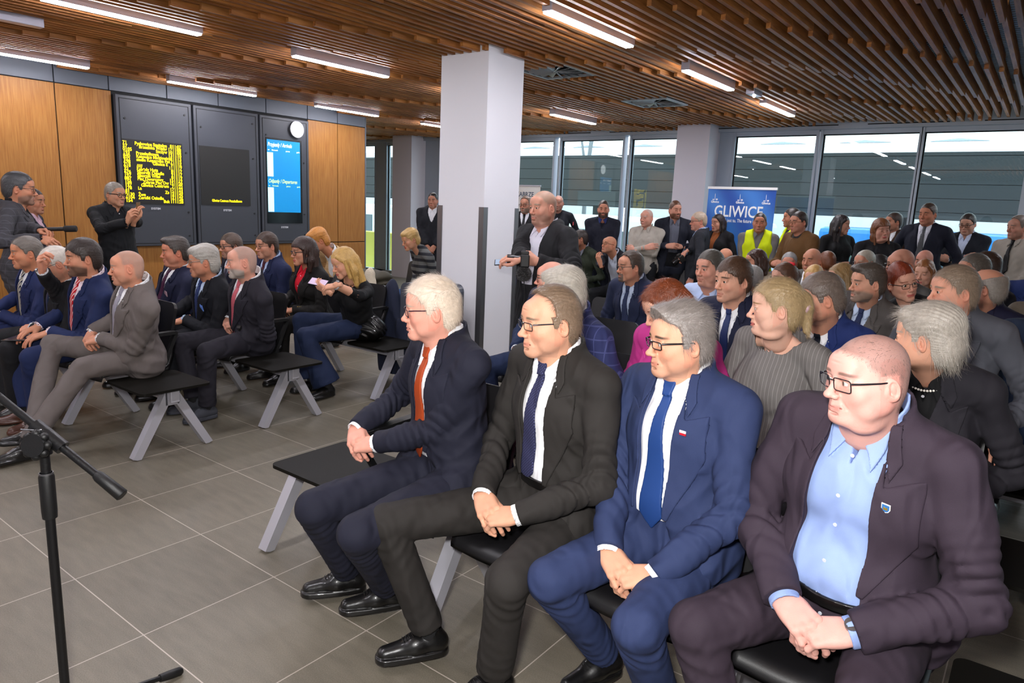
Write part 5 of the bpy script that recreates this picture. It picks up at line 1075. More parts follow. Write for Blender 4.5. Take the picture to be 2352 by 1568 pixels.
dict(seed=423,pos=(-5.592,5.950),rz=160,look=-163,head=(-5.592,5.509,1.167),fem=1,hair='pixie',hairc='#b8955a',hp=18,skin='#c08a6c',lod=1,label='older woman with short fair hair in a striped grey jumper and jeans',outfit=dict(c='#5c5d5c',fab='knit',fab2='#23242a',kind='sweater',neck='roll',trousers='#2f4a72',jeans=1,shoe='black')),
dict(seed=430,pos=(-6.053,2.080),rz=174,look=-172,head=(-5.853,1.930,1.101),hair='short',hairc='#6a625a',skin='#cd8a68',ht=(.014,.006,.008),age=.7,lod=1,hs=1.0,arms='laps',label='man in a navy suit with a striped tie, leftmost of the seated men',outfit=dict(c='#222c54',tie='#b9b4a4',tiefab='diag',tie2='#1c2240',vd=.38,open=.4)),
dict(seed=437,pos=(-5.542,2.080),rz=174,look=-162,head=(-5.342,1.930,1.065),hair='short',hairc='#c9c2b8',skin='#d39478',ht=(.012,.006,.008),hp=24,age=.9,lod=1,hs=1.0,glasses=dict(w=.05,h=.03,c='#5a4a40'),label='white haired man in a black suit rubbing his nose',outfit=dict(c='#1d1d20',tie='#22304c',shirt='#e8ebf2'),R=((-5.200,1.797,1.034),(.25,-.2,.9),(-.6,-.7,.1),(55,60,30),.7)),
dict(seed=444,pos=(-5.179,2.080),rz=174,look=-169,head=(-4.959,1.950,1.132),hair='fringe',hairc='#2f241e',skin='#c98d70',ht=(.024,.010,.012),beard='full',beardc='#5c463a',lod=1,hs=1.02,arms='laps',label='dark haired bearded man in a navy suit with a red striped tie',outfit=dict(c='#1f2a50',tie='#c4202c',tiefab='diag',tie2='#e8c8c4',shirt='#ecd9e2',vd=.4,open=.4,shoe='brown')),
dict(seed=451,pos=(-4.556,2.080),rz=174,look=-158,head=(-4.356,1.950,1.122),hair='buzz',rec=1,hairc='#9a8478',skin='#d39478',age=.6,lod=1,hs=.93,hands=(-4.692,1.849,0.660),kneeR=(-5.022,1.757,0.580),ankR=(-4.735,1.520,0.130),kneeL=(-4.575,1.754,0.500),ankL=(-4.566,1.419,0.100),footR=20,label='bald man in a light grey suit with clasped hands',outfit=dict(c='#6a625f',tie='#9a97a4',shirt='#f4f4f8',vd=.38)),
dict(seed=458,pos=(-5.675,2.950),rz=174,look=-161,head=(-5.525,2.850,1.107),hair='swept',hairc='#3f3630',skin='#c98468',ht=(.018,.009,.010),back=1,fat=.5,lod=1,hs=1.02,label='man with swept back dark hair, navy suit and purple tie',outfit=dict(c='#1d2038',tie='#43203a',vd=.4,open=.3,shirt='#f2f2f6')),
dict(seed=465,pos=(-5.135,2.950),rz=174,look=-155,head=(-4.935,2.750,1.083),hair='pixie',hairc='#a8a39a',skin='#c98a6c',age=1,lod=1,hs=1.02,arms='laps',glasses=dict(w=.046,h=.026,c='#a09890',m=.8),label='wavy grey haired man in a black suit with a blue pocket square',outfit=dict(c='#1b1c22',tie='#22305c',tiefab='dots',tie2='#5a6a9c',shirt='#c2d4f0',vd=.4)),
dict(seed=472,pos=(-4.651,2.950),rz=174,look=-154,head=(-4.431,2.750,1.120),hair='buzz',rec=1,hairc='#8a8078',skin='#d69c86',beard='full',beardc='#a39c94',lod=0,hs=1.0,hands=(-4.699,2.796,0.655),label='balding man with a grey beard, charcoal suit and pink tie',outfit=dict(c='#28262e',tie='#c4606c',tl=.45,shirt='#f2f2f8',vd=.40,shoe='suede')),
dict(seed=479,pos=(-6.317,3.900),rz=174,look=-173,head=(-6.217,3.750,1.088),hair='fringe',hairc='#4a382c',skin='#c98f74',ht=(.02,.010,.010),glasses=dict(w=.050,h=.030,c='#16161a',t=.0022),lod=1,hs=1.02,stubble=.6,label='man with brown hair and black glasses behind the grey bearded man',outfit=dict(c='#1c2030',tie='#445',shirt='#eef')),
dict(seed=486,pos=(-5.736,3.900),rz=174,look=-178,head=(-5.636,3.750,1.131),hair='fringe',hairc='#3a2618',skin='#c98f74',ht=(.02,.010,.010),glasses=dict(w=.046,h=.028,c='#5a4636'),lod=1,hs=1.02,label='man with dark brown hair, thin glasses and a dark red tie',outfit=dict(c='#1a2140',tie='#4a1626',shirt='#b9cbee')),
dict(seed=493,pos=(-5.148,3.900),rz=174,look=-164,head=(-5.028,3.700,1.121),fem=1,hair='long',hl=-.17,hairc='#33201a',skin='#c48a6e',glasses=dict(w=.052,h=.038,c='#0f0f12',r=.6,t=.002),lod=1,hs=1.04,ht=(.026,.022,.02),label='dark haired woman with round black glasses and a red blouse under a black jacket',outfit=dict(c='#1a1817',kind='jacket',shirt='#d01c30',opencollar=1,vd=.34,nocuff=1)),
dict(seed=500,pos=(-4.531,3.900),rz=174,look=-165,head=(-4.381,3.600,1.086),fem=1,hair='long',hl=-.2,hairc='#c09a58',skin='#d39b7e',hp=20,lod=1,hs=1.04,kneeR=(-4.827,3.512,0.580),kneeL=(-4.602,3.387,0.500),label='blonde woman in a black top and jeans looking at her phone',outfit=dict(c='#121214',kind='top',neck='wide',sleeve=.45,bare=1,trousers='#1d2844',jeans=1,flare=.06),R=((-4.152,3.204,0.861),(-.6,-.3,.35),(.1,-.9,-.4),(30,30,20),.3),L=((-4.081,3.281,0.958),(-.85,-.4,-.2),(.1,-.4,.9),(25,35,20),.4)),
dict(seed=507,pos=(-6.078,5.200),rz=174,look=-158,head=(-5.978,4.576,1.145),fem=1,hair='pixie',hairc='#b87a34',skin='#c08060',hp=25,hs=1.05,lod=1,label='woman with short ginger hair in a patterned beige coat, bending forward',outfit=dict(c='#c9a87c',fab='check',fab2='#8a6440',kind='coat',hood=0)),
dict(seed=514,pos=(-6.789,2.202),rz=-28,look=23,head=(-6.775,2.228,1.547),sit=False,hair='short',hairc='#3c3c3e',skin='#b97f62',ht=(.014,.006,.008),stubble=.7,glasses=dict(w=.046,h=.026,c='#222'),lod=1,hs=1.15,label='standing man in a grey checked jacket holding a recorder',outfit=dict(c='#3b3a3e',fab='check',fab2='#54535a',kind='jacket',shirt='#17171a',inner='roll',vd=.1,trousers='#14161e'),L=((-6.394,2.241,1.209),(.9,.3,.1),(-.2,.2,.9),(45,45,30),.6),R=((-6.342,2.207,1.168),(.9,.3,-.2),(0,-.6,.7),(45,45,30),.6)),
dict(seed=521,pos=(-7.559,2.555),rz=-34,look=49,head=(-7.542,2.580,1.434),sit=False,hair='short',hairc='#2c2624',skin='#b97f62',lod=2,label='man in a dark jacket hidden behind the checked jacket',outfit=dict(c='#1c2030',shirt='#c9a8b8',opencollar=1)),
dict(seed=528,pos=(-7.298,3.187),rz=-84,look=72,head=(-7.268,3.190,1.526),sit=False,hair='short',hairc='#8e857a',skin='#c08a6c',ht=(.010,.006,.008),age=.8,lod=1,glasses=dict(w=.044,h=.042,c='#101014',r=1,t=.0022),label='standing man in a black jacket photographing with a phone',outfit=dict(c='#151619',kind='jacket',shirt='#16161a',opencollar=1,vd=.2),R=((-6.823,3.083,1.280),(.5,.1,.85),(.1,-.95,.2),(40,50,30),.6),L=((-6.772,3.122,1.283),(.2,.1,1),(.3,-.9,.1),(30,40,25),.6)),
]
CTX={}
for sp_ in PEOPLE:
    CTX[sp_['label']]=(sp_,)+person(sp_)
# ------------------------------------------------------------------ beam benches
ALU=mat('pale_aluminium','#b4b3bb',.4,metal=.35,noise=.04,nscale=8); SEATB=mat('black_seat_shell','#121113',.42,bump=.05,bscale=500); TABLE=mat('black_table_board','#0e0c08',.6,spec=.15,noise=.1,nscale=12)
def rrect(w,d,r,n=5):
    pts=[]
    for cx,cy,a0 in ((w/2-r,d/2-r,0),(-w/2+r,d/2-r,90),(-w/2+r,-d/2+r,180),(w/2-r,-d/2+r,270)):
        for k in range(n+1): a=radians(a0+90*k/n); pts.append((cx+r*cos(a),cy+r*sin(a)))
    return pts
def part_mesh(fn):
    mb=MB(); fn(mb); return mb
def leg_pts(mb,sg):
    # flat bar from the beam down to the floor, in the depth direction
    for dx in (0,):
        a=Vector((0,sg*.015,.375)); b=Vector((0,sg*.225,.0)); d=(b-a).normalized(); n=Vector((0,d.z,-d.y)); w=.027; t=.028
        P=[]
        for x in (-t,t):
            P+= [a+n*w+Vector((x,0,0)),a-n*w+Vector((x,0,0)),b-n*w+Vector((x,0,0)),b+Vector((x,0,0))+Vector((0,0,0)),b+n*w+Vector((x,0,0))]
        for q in P: q.z=max(q.z,.004)
        mb.add([tuple(q) for q in P],[(0,1,2,3,4),(9,8,7,6,5),(0,5,6,1),(1,6,7,2),(2,7,8,3),(3,8,9,4),(4,9,5,0)])
def seat_pan(mb):
    prof=[(-.215,.405),(-.205,.428),(-.17,.440),(-.05,.436),(.10,.428),(.18,.432),(.205,.45)]; n=len(prof); W_=.225; vs=[];fs=[]
    xs=[-W_,-W_*.9,-W_*.4,W_*.4,W_*.9,W_]
    for o,(dz) in ((0,0),(1,-.018)):
        for y,z in prof:
            for x in xs: vs.append((x*(.93 if y<-.2 else 1),y,z+dz+.012*(abs(x)/W_)**3))
    m=len(xs); N_=n*m
    for i in range(n-1):
        for j in range(m-1):
            a=i*m+j; fs.append((a,a+1,a+m+1,a+m)); fs.append((N_+a,N_+a+m,N_+a+m+1,N_+a+1))
    for i in range(n-1):
        a=i*m; fs.append((a,a+m,N_+a+m,N_+a)); a=i*m+m-1; fs.append((a,N_+a,N_+a+m,a+m))
    for j in range(m-1): fs.append((j,N_+j,N_+j+1,j+1)); a=(n-1)*m+j; fs.append((a,a+1,N_+a+1,N_+a))
    mb.add(vs,fs,0,True)
def seat_back(mb):
    M=Matrix.Translation((0,.235,.655))@Matrix.Rotation(radians(-12),4,'X')@Matrix.Rotation(radians(90),4,'X'); mb.prism(rrect(.44,.40,.05),-.010,.010,0,M)
    for s in (-1,1): mb.tube([(s*.17,.10,.395),(s*.17,.215,.41),(s*.17,.245,.50),(s*.17,.285,.80)],.011,8)
def armrest(mb):
    pts=[(0,.11,.40),(0,-.01,.405),(0,-.15,.635),(0,-.14,.655),(0,.24,.665),(0,.25,.655),(0,.14,.42)]
    for a,b in zip(pts,pts[1:]+pts[:1]):
        a=Vector(a);b=Vector(b);d=(b-a).normalized();n=Vector((0,-d.z,d.y))*.011; x=.013 if a.z<.6 or b.z<.6 else .022; P=[a+n,a-n,b-n,b+n]
        mb.add([(sx*x,q.y,q.z) for sx in (-1,1) for q in P],[(0,1,2,3),(7,6,5,4),(0,4,5,1),(1,5,6,2),(2,6,7,3),(3,7,4,0)])
proto={}
def bench_part(kind,x,root):
    if kind not in proto:
        fn={'seat':seat_pan,'backrest':seat_back,'armrest':armrest,'leg_f':lambda m:leg_pts(m,-1),'leg_r':lambda m:leg_pts(m,1),
            'table_top':lambda m:m.prism(rrect(.47,.43,.035),.405,.420),
            'bracket':lambda m:(m.box((-.028,-.045,.30),(.028,.045,.395),0,.004),m.box((.020,-.03,.305),(.034,.03,.39)),[m.tube([(-.03,yy,.36),(-.033,yy,.36)],.006,8) for yy in (-.02,.02)])}[kind]
        proto[kind]=part_mesh(fn).mesh(kind,[{'seat':SEATB,'backrest':SEATB,'armrest':BLACKP,'leg_f':ALU,'leg_r':ALU,'table_top':TABLE,'bracket':ALU}[kind]])
    nm={'leg_f':'leg','leg_r':'leg'}.get(kind,kind)
    o=bpy.data.objects.new(nm,proto[kind]); COL.objects.link(o); o.parent=root; o.location=(x,0,0); return o
def bench(yc,mods,legs,label,rz=0,x0=0):
    root=empty('beam_bench',(x0,yc,0),rz,label,'bench','beam benches in rows'); xs=[m[1] for m in mods]
    MB().box((min(xs)-.20-x0,-.028,.325),(max(xs)+.20-x0,.028,.398),bev=.004).obj('beam',ALU,root)
    for kd,x in mods:
        if kd=='s': bench_part('seat',x-x0,root); bench_part('backrest',x-x0,root)
        elif kd=='t': bench_part('table_top',x-x0,root)
        elif kd=='a': bench_part('armrest',x-x0,root)
    for x in legs: bench_part('leg_f',x-x0,root); bench_part('leg_r',x-x0,root); bench_part('bracket',x-x0,root)
    return root
def seq(a,b,st=.5):
    n=int(round((b-a)/st)); return [round(a+st*k,3) for k in range(n+1)]
def mods(seats,tables=(),arms=()): return [('s',x) for x in seats]+[('t',x) for x in tables]+[('a',x) for x in arms]
for yc,lb in ((2.06,'left block bench nearest the camera, under the light grey suit'),(2.92,'left block bench under the grey bearded man'),(3.93,'left block bench with a black leather bag on its table')):
    bench(yc,mods(seq(-6.26,-4.76),(-4.27,),(-4.52,-5.51)),(-4.14,-5.11,-6.1),lb,0,-4.14)
bench(1.93,mods(seq(-1.81,-.31),(-2.36,.19),(-2.08,)),(-2.62,-1.64,-.56,.40),'front bench with a table board at its left end, under the four men',0,-.31)
bench(2.93,mods(seq(-1.81,-.31),(-2.36,.19),(-.05,)),(-2.62,-1.60,-.56,.40),'second bench, under the magenta jacket and grey pinstripe top',0,-.31)
for k,(yc,lb) in enumerate(((7.83,'last bench of the right block, hidden behind the seated rows'),(3.91,'third bench, under the man with a moustache'),(4.89,'fourth bench, under the taupe grey suit'),(5.87,'fifth bench, under the bald bearded man'),(6.85,'sixth bench, farthest of the right block'))):
    bench(yc,mods(seq(-2.81,-.31),(.19,)),(-2.56,-1.56,-.56,.40),lb,0,-.31)
bench(5.95,mods((-5.6,-6.1),(-6.6,-7.1),(-5.85,)),(-5.35,-6.35,-7.3),'bench left of the column, under the woman in the striped jumper',0,-6.35)
bench(8.30,mods(seq(-5.1,-3.6)),(-5.3,-4.35,-3.4),'bench by the windows, under the olive jumper',0,-4.35)
# ------------------------------------------------------------------ small things
def stick(mb,a,b,r,n=12): mb.tube([a,b],r,n); return mb
def basis(o,d,n): return Matrix([list(q) for q in frame(d,n)]).to_4x4()
# microphone stand
bx,by=-2.09,.69
t=empty('microphone_stand',(bx,by,0),0,'black microphone boom stand standing in the left foreground','microphone stand')
BM=mat('black_painted_steel','#0e0e10',.4,spec=.5,bump=.1,bscale=120)
MB().tube([(0,0,.06),(0,0,.885)],.0125,16).obj('pole',BM,t)
MB().tube([(0,0,.68),(0,0,.70),(0,0,.80),(0,0,.812)],[.0185,.0195,.0195,.016],16).obj('height_clutch',BLACKP,t)
MB().tube([(0,0,.806),(0,0,.812)],.0175,16).obj('clutch_ring',STEEL,t)
c0=Vector((0,0,.895)); u_=Vector((-.69,-.02,.0)); right=Vector(_r2); upv=Vector(_u2); bd=(right*.75-upv*.60).normalized()
k=MB()
for q in range(8):
    a=2*pi*q/8; p=c0-Vector(_f)*.030+right*.030*cos(a)+upv*.030*sin(a); k.ball(tuple(p),.0125,8)
k.tube([tuple(c0-Vector(_f)*.045),tuple(c0-Vector(_f)*.012)],.031,16); k.obj('clamp_knob',BLACKP,t)
MB().tube([tuple(c0+Vector((0,0,-.03))),tuple(c0+bd*0+Vector((0,0,.01)))],.020,14).obj('swivel',BM,t)
q=MB(); pc=c0+upv*.022+right*.010; q.tube([tuple(pc-bd*.045),tuple(pc+bd*.055)],.0195,14); q.obj('boom_clamp',BM,t)
w_=MB(); w_.tube([tuple(pc-bd*.03-Vector(_f)*.026-right*.03),tuple(pc-bd*.01-Vector(_f)*.027+upv*.01),tuple(pc+bd*.0-Vector(_f)*.022+upv*.018)],.0022,6); w_.obj('clamp_lever',STEEL,t)
MB().tube([tuple(pc-bd*.85),tuple(pc+bd*.22)],.0105,12).obj('boom',BM,t)
MB().tube([tuple(pc+bd*.17),tuple(pc+bd*.18),tuple(pc+bd*.26),tuple(pc+bd*.262)],[.0125,.0155,.0175,.015],14).obj('counterweight',BLACKP,t)
MB().tube([(0,0,.02),(0,0,.10)],.022,14).obj('leg_hub',BM,t)
for an in (91,211,331):
    a=radians(an); e=Vector((.33*cos(a),.33*sin(a),.014)); l=MB(); l.tube([(0,0,.075),tuple(e)],.0085,10); l=l.obj('leg',BM,t)
    d=Vector((cos(a),sin(a),-.18)).normalized(); MB().tube([tuple(e-d*.06),tuple(e-d*.03),tuple(e+d*.008),tuple(e+d*.016)],[.0125,.0145,.0145,.009],12).obj('rubber_foot',BLACKP,l)
# banners
def Mb(x,y,z): return Matrix(((1,0,0,x),(0,0,-1,y),(0,1,0,z),(0,0,0,1)))
def blue_banner_mat():
    m=bpy.data.materials.new('printed_blue_banner'); m.use_nodes=True; N=m.node_tree.nodes; L=m.node_tree.links; b=N['Principled BSDF']; b.inputs['Roughness'].default_value=.4
    tc=N.new('ShaderNodeTexCoord'); mp=N.new('ShaderNodeMapping'); mp.inputs['Rotation'].default_value=(0,.5,0); mp.inputs['Scale'].default_value=(1.2,1,1.6); L.new(tc.outputs['Object'],mp.inputs[0])
    wv=N.new('ShaderNodeTexWave'); wv.inputs['Scale'].default_value=.5; wv.inputs['Distortion'].default_value=2.5; wv.inputs['Detail'].default_value=0; L.new(mp.outputs[0],wv.inputs[0])
    cr=N.new('ShaderNodeValToRGB'); L.new(wv.outputs[0],cr.inputs[0]); e=cr.color_ramp.elements; e[0].color=(*lin('#1d4fa6'),1); e[1].color=(*lin('#3f7fd0'),1); L.new(cr.outputs[0],b.inputs['Base Color']); return m
yb=9.3; xl=-3.78; wd=.90; zt=1.93
t=empty('roll_up_banner',(xl+wd/2,yb,0),0,'blue roll up banner reading GLIWICE behind the man in the yellow vest','banner')
MB().box((-wd/2,-.003,.08),(wd/2,.003,zt-.02)).obj('banner_print',blue_banner_mat(),t); MB().box((-wd/2-.01,-.012,zt-.02),(wd/2+.01,.012,zt+.012)).obj('top_rail',mat('banner_rail','#e8e8ea',.4),t); MB().box((-wd/2-.02,-.09,0),(wd/2+.02,.09,.08),bev=.01).obj('base_cassette',ALU,t)
PR=mat('banner_lettering','#f2f4f6',.5)
def blabel(txt,size,x,z,bold=0,sx=1,name='lettering',m=PR,ex=.0006,align='LEFT'):
    v_,f_=text_mesh(txt,size,Mb(x,-.0045,z),ex,align,0,bold,sx); o=MB().add(v_,f_); return o.obj(name,m,t)
blabel('GLIWICE',.205,-.345,zt-.375,.003,.80); blabel('Przyszłość jest tu. The future is here',.062,-.365,zt-.445,.0006,.72)
def logo(x,z):
    blabel('Gliwice',.040,x,z,.0012,.9,'small_logo'); q=MB()
    q.box((x+.048,-.0055,z+.035),(x+.053,-.0045,z+.105)); q.box((x+.066,-.0055,z+.035),(x+.088,-.0045,z+.055)); q.box((x+.02,-.0055,z+.035),(x+.04,-.0045,z+.048)); q.prism([(x+.048,z+.105),(x+.0505,z+.125),(x+.053,z+.105)],.0045,.0055,0,Matrix(((1,0,0,0),(0,0,-1,0),(0,1,0,0),(0,0,0,1)))); q.obj('skyline_mark',PR,t)
for x,z in ((-.40,zt-.20),(-.06,zt-.20),(.28,zt-.20),(-.27,zt-.66),(.07,zt-.66),(-.40,zt-1.0),(.28,zt-1.0)): logo(x,z)
t=empty('roll_up_banner',(-7.15,9.55,0),0,'pale roll up banner reading ZABRZE, half hidden by the white column','banner')
MB().box((-.42,-.003,.08),(.42,.003,1.90)).obj('banner_print',mat('pale_banner_print','#cfcdc8',.5,noise=.06,nscale=3),t); MB().box((-.43,-.012,1.90),(.43,.012,1.92)).obj('top_rail',ALU,t); MB().box((-.44,-.09,0),(.44,.09,.08),bev=.01).obj('base_cassette',ALU,t)
NV=mat('banner_navy','#2a3a52',.5); blabel('ZABRZE',.105,.30,1.735,.001,.95,m=NV,align='RIGHT'); 
q=MB(); 
for rr,r0_ in ((.052,.042),(.030,.020)):
    n=28; q.add([(.25+r*cos(2*pi*k/n),-.0045,1.64+r*sin(2*pi*k/n)) for k in range(n) for r in (rr,r0_)],[(2*k,2*((k+1)%n),2*((k+1)%n)+1,2*k+1) for k in range(n)])
q.obj('round_emblem',NV,t); q=MB(); q.box((.235,-.005,1.632),(.275,-.0042,1.65)); q.obj('emblem_bar',mat('emblem_gold','#c9b23a',.5),t)
q=MB(); rg=random.Random(2)
for k in range(22): x=-.38+k*.035; q.box((x,-.0048,1.05),(x+.012,-.0042,1.2+rg.random()*.3))
q.obj('skyline_print',mat('banner_grey_print','#9a9a9a',.5),t)
# litter bin / grey box near the column
t=empty('litter_bin',(-4.15,4.36,0),0,'dark grey metal bin with rounded top left of the white column','litter bin')
b=MB(); M=Matrix.Translation((0,.16,0))@Matrix.Rotation(pi/2,4,'X'); pts=[(-.22,0),(.22,0),(.22,.84)]+[(.22-.06+.06*cos(a),.84+.06*sin(a)) for a in np.linspace(0,pi/2,5)]+[(-.22+.06-.06*sin(a),.84+.06*cos(a)) for a in np.linspace(0,pi/2,5)]; b.prism(pts,0,.32,0,M); b.obj('body',mat('bin_grey','#474a54',.45),t)
MB().tube([(-.12,-.165,.80),(-.12,-.172,.80)],.015,14).obj('lock',STEEL,t)
def blob(name,fn,lo,hi,h,m,label,cat,parent=None,loc=None):
    v=Vol(lo,hi,h); fn(v); V,Q=v.mesh(); V=smoothv(V,Q,1); c=np.array([(V[:,0].min()+V[:,0].max())/2,(V[:,1].min()+V[:,1].max())/2,V[:,2].min()]); o=link(name,npmesh(name,V-c,Q,m)); o.location=c; tag(o,label,cat); return o
# black leather bag on the third table
def fb(v):
    v.ell((-4.47,3.90,.52),(.20,.14,.11),0); v.ell((-4.42,3.88,.58),(.10,.07,.07),.05); v.ell((-4.58,3.86,.47),(.10,.09,.05),.05)
    x,y,z=v.grid(); v.D=v.D+F32(.007)*np.sin(x*40+8*np.sin(z*18+y*20)); v.D=np.maximum(v.D,F32(.424)-z)
o=blob('leather_bag',fb,(-4.75,3.7,.40),(-4.2,4.1,.72),.008,LEATHER,'soft black leather bag lying on the bench table beside the blonde woman','bag')
h=MB(); h.tube([(.0+.20*cos(a)*.6+.10,-.06-.05*sin(a),.10+.06*sin(a)) for a in np.linspace(0,pi,9)],.007,8); h.obj('handle',LEATHER,o)
def fb(v):
    v.ell((-6.75,5.95,.56),(.34,.17,.16),0); v.ell((-6.52,5.92,.63),(.14,.14,.10),.06); v.D=v.D+F32(.012)*np.sin(v.grid()[0]*26+5*np.sin(v.grid()[2]*16)); v.D=np.maximum(v.D,F32(.424)-v.grid()[2])
o=blob('travel_bag',fb,(-7.3,5.6,.40),(-6.2,6.3,.85),.012,mat('khaki_canvas','#3c382b',.7,bump=.2,bscale=200),'khaki grey travel bag on a bench table by the left windows','bag')
MB().tube([(.0+.05*sin(a*3),-.20+.03*a,.05+.22*sin(a)) for a in np.linspace(.2,2.6,9)],.008,8).obj('strap',mat('strap_black','#161616',.6),o)
# coats over seats
def fc(v):
    v.cone((-4.52,4.24,.80),(-4.52,4.26,.10),.10,.17,0,flat=((0,1,0),2.6)); v.cone((-4.70,4.24,.62),(-4.62,4.28,.16),.07,.12,.05,flat=((0,1,0),2.2)); v.cone((-4.35,4.20,.55),(-4.36,4.24,.12),.05,.10,.05,flat=((0,1,0),2.)); x,y,z=v.grid(); v.D=v.D+F32(.014)*np.sin(x*44+2*np.sin(z*9)); v.D=np.maximum(v.D,F32(.07)-z)
blob('denim_coat',fc,(-4.95,3.95,.03),(-4.1,4.5,.95),.012,mat('dark_denim','#1a2138',.85,bump=.2,bscale=300),'dark denim coat hanging over the seat behind the blonde woman, reaching almost to the floor','coat')
def fc(v):
    v.cone((-4.80,4.24,.92),(-4.78,4.24,.46),.06,.10,0,flat=((0,1,0),1.6)); x,y,z=v.grid(); v.D=v.D+F32(.008)*wob(x,y,z,70)
blob('fleece_coat',fc,(-5.05,4.0,.3),(-4.55,4.5,1.1),.012,mat('cream_fleece','#cfc3ae',.9,bump=.6,bscale=120),'cream fleece coat hung over the seat back beside the blonde woman','coat')
def P_(sub):
    for k in CTX:
        if k.startswith(sub) or sub in k: return CTX[k]
def wpt(ctx,p): return ctx['Rz']@np.array(p)+ctx['P0']
def phone(label,sub,s,off,case='#15151a',face='#8fa0b4',sz=(.074,.150,.008),tilt=None,cat='phone',name='smartphone'):
    sp_,root,c=P_(sub); d,n,_,_=c['hd'][s]; F_=frame(c['Rz']@np.array(d),c['Rz']@np.array(n)); p=wpt(c,c['wr'][s])+F_@np.array(off)
    R_=F_ if tilt is None else frame(*tilt)
    e=empty(name,tuple(p),0,label,cat); M4=Matrix([list(q) for q in R_]).to_4x4(); b=MB(); b.box((-sz[0]/2,-sz[1]/2,-sz[2]/2),(sz[0]/2,sz[1]/2,sz[2]/2),0,.003); b.v=[tuple(M4@Vector(q)) for q in b.v]; b.obj('case',mat('case_'+case[1:],case,.3),e)
    b=MB(); b.box((-sz[0]/2+.004,-sz[1]/2+.006,sz[2]/2),(sz[0]/2-.004,sz[1]/2-.006,sz[2]/2+.0008)); b.v=[tuple(M4@Vector(q)) for q in b.v]; b.obj('screen',mat('screen_'+face[1:],face,.15,emit=.35),e); return e
phone('smartphone held out by the photographer in the black parka','photographer in a black parka',1,(.0,.10,-.035),tilt=((-.80,-.55,-.1),(.25,-.35,.9)))
phone('smartphone in the hands of the blonde woman in black','blonde woman in a black top',1,(0,.10,-.03),face='#c9b4cc',tilt=((-.8,-.3,.1),(.2,-.55,.8)))
phone('copper coloured smartphone raised by the man in the black jacket','standing man in a black jacket',-1,(.0,.10,-.035),case='#6a4318',face='#3a3a40',tilt=((.05,.0,1),(-.7,-.6,.05)))
phone('phone held by the woman with very long dark hair','woman with very long straight',1,(0,.09,-.03),case='#2c3036')
phone('black tablet folder on the knees of the bearded man in the red striped tie','dark haired bearded man',1,(0,.10,-.035),case='#14161c',face='#1a1d26',sz=(.17,.24,.008),cat='folder',name='document_folder',tilt=((-.9,-.35,-.1),(.1,-.1,1)))
phone('black notebook in the folded hands of the man in the pale shirt','man in a pale shirt and black tie',1,(-.03,.07,-.035),case='#101014',face='#16161a',sz=(.20,.10,.01),cat='notebook',name='notebook',tilt=((0,-.9,.3),(0,.2,1)))
def camera_body(label,sub,s,off,d,scale=1,furry=False,strap=True):
    sp_,root,c=P_(sub); dd,n,_,_=c['hd'][s]; F_=frame(c['Rz']@np.array(dd),c['Rz']@np.array(n)); p=wpt(c,c['wr'][s])+F_@np.array(off); R_=frame(d,(0,0,1)); M4=Matrix([list(q) for q in R_]).to_4x4()
    e=empty('camera',tuple(p),0,label,'camera'); S_=scale
    def put(b,nm,m): b.v=[tuple(M4@Vector(q)) for q in b.v]; return b.obj(nm,m,e)
    b=MB(); b.box((-.065*S_,-.03*S_,-.042*S_),(.065*S_,.03*S_,.042*S_),0,.008); b.box((-.028*S_,-.025*S_,.04*S_),(.028*S_,.028*S_,.064*S_),0,.006); b.box((.042*S_,.02*S_,-.04*S_),(.068*S_,.05*S_,.038*S_),0,.006); put(b,'body',BLACKP)
    b=MB(); b.tube([(0,.025*S_,0),(0,.07*S_,0),(0,.075*S_,0),(0,.12*S_,0)],[.034*S_,.034*S_,.037*S_,.037*S_],20); put(b,'lens',mat('lens_barrel','#0b0b0c',.35))
    if furry: 
        b=MB(); b.tube([(0,.0,.06),(0,.02,.085)],.008,8); put(b,'shoe_mount',BLACKP)
    return e
camera_body('black camera in the left hand of the photographer in the parka','photographer in a black parka',-1,(.0,.075,.02),(-.8,-.6,0))
camera_body('black camera held low by the sandy haired man with glasses','sandy haired man',1,(0,.08,-.03),(-.5,-.5,-.5),1.0)
# furry microphone hanging from the camera
sp_,root,c=P_('photographer in a black parka'); p=wpt(c,c['wr'][-1])+np.array((-.045,-.075,-.085))
e=empty('fluffy_microphone',tuple(p),0,'grey fluffy microphone windshield hanging under the photographer\'s camera','microphone')
r_=np.random.RandomState(3); n=1500; a=r_.normal(size=(n,3)); a/=np.linalg.norm(a,axis=1)[:,None]; V=[];w=np.cross(a,(0.3,.5,.8)); w/=np.linalg.norm(w,axis=1)[:,None]
for r0_,ww in ((.030,.0012),(.052,.0003)): V+= [a*r0_-w*ww+(0 if r0_<.04 else r_.normal(0,.004,(n,3))),a*r0_+w*ww]
V=np.stack(V,1).reshape(-1,3); Q=np.arange(n)[:,None]*4+np.array([[0,1,3,2]]); FUR=mat('grey_fur','#4c4a4b',.9); link('fur',npmesh('fur',V,Q,FUR),None,e); MB().ball((0,0,0),.034,16).obj('foam_core',FUR,e)
b=MB(); b.tube([(0,0,-.03),(.01,.01,-.14),(-.02,.02,-.30),(.0,.03,-.42)],.003,6); b.obj('cable',BLACKP,e)
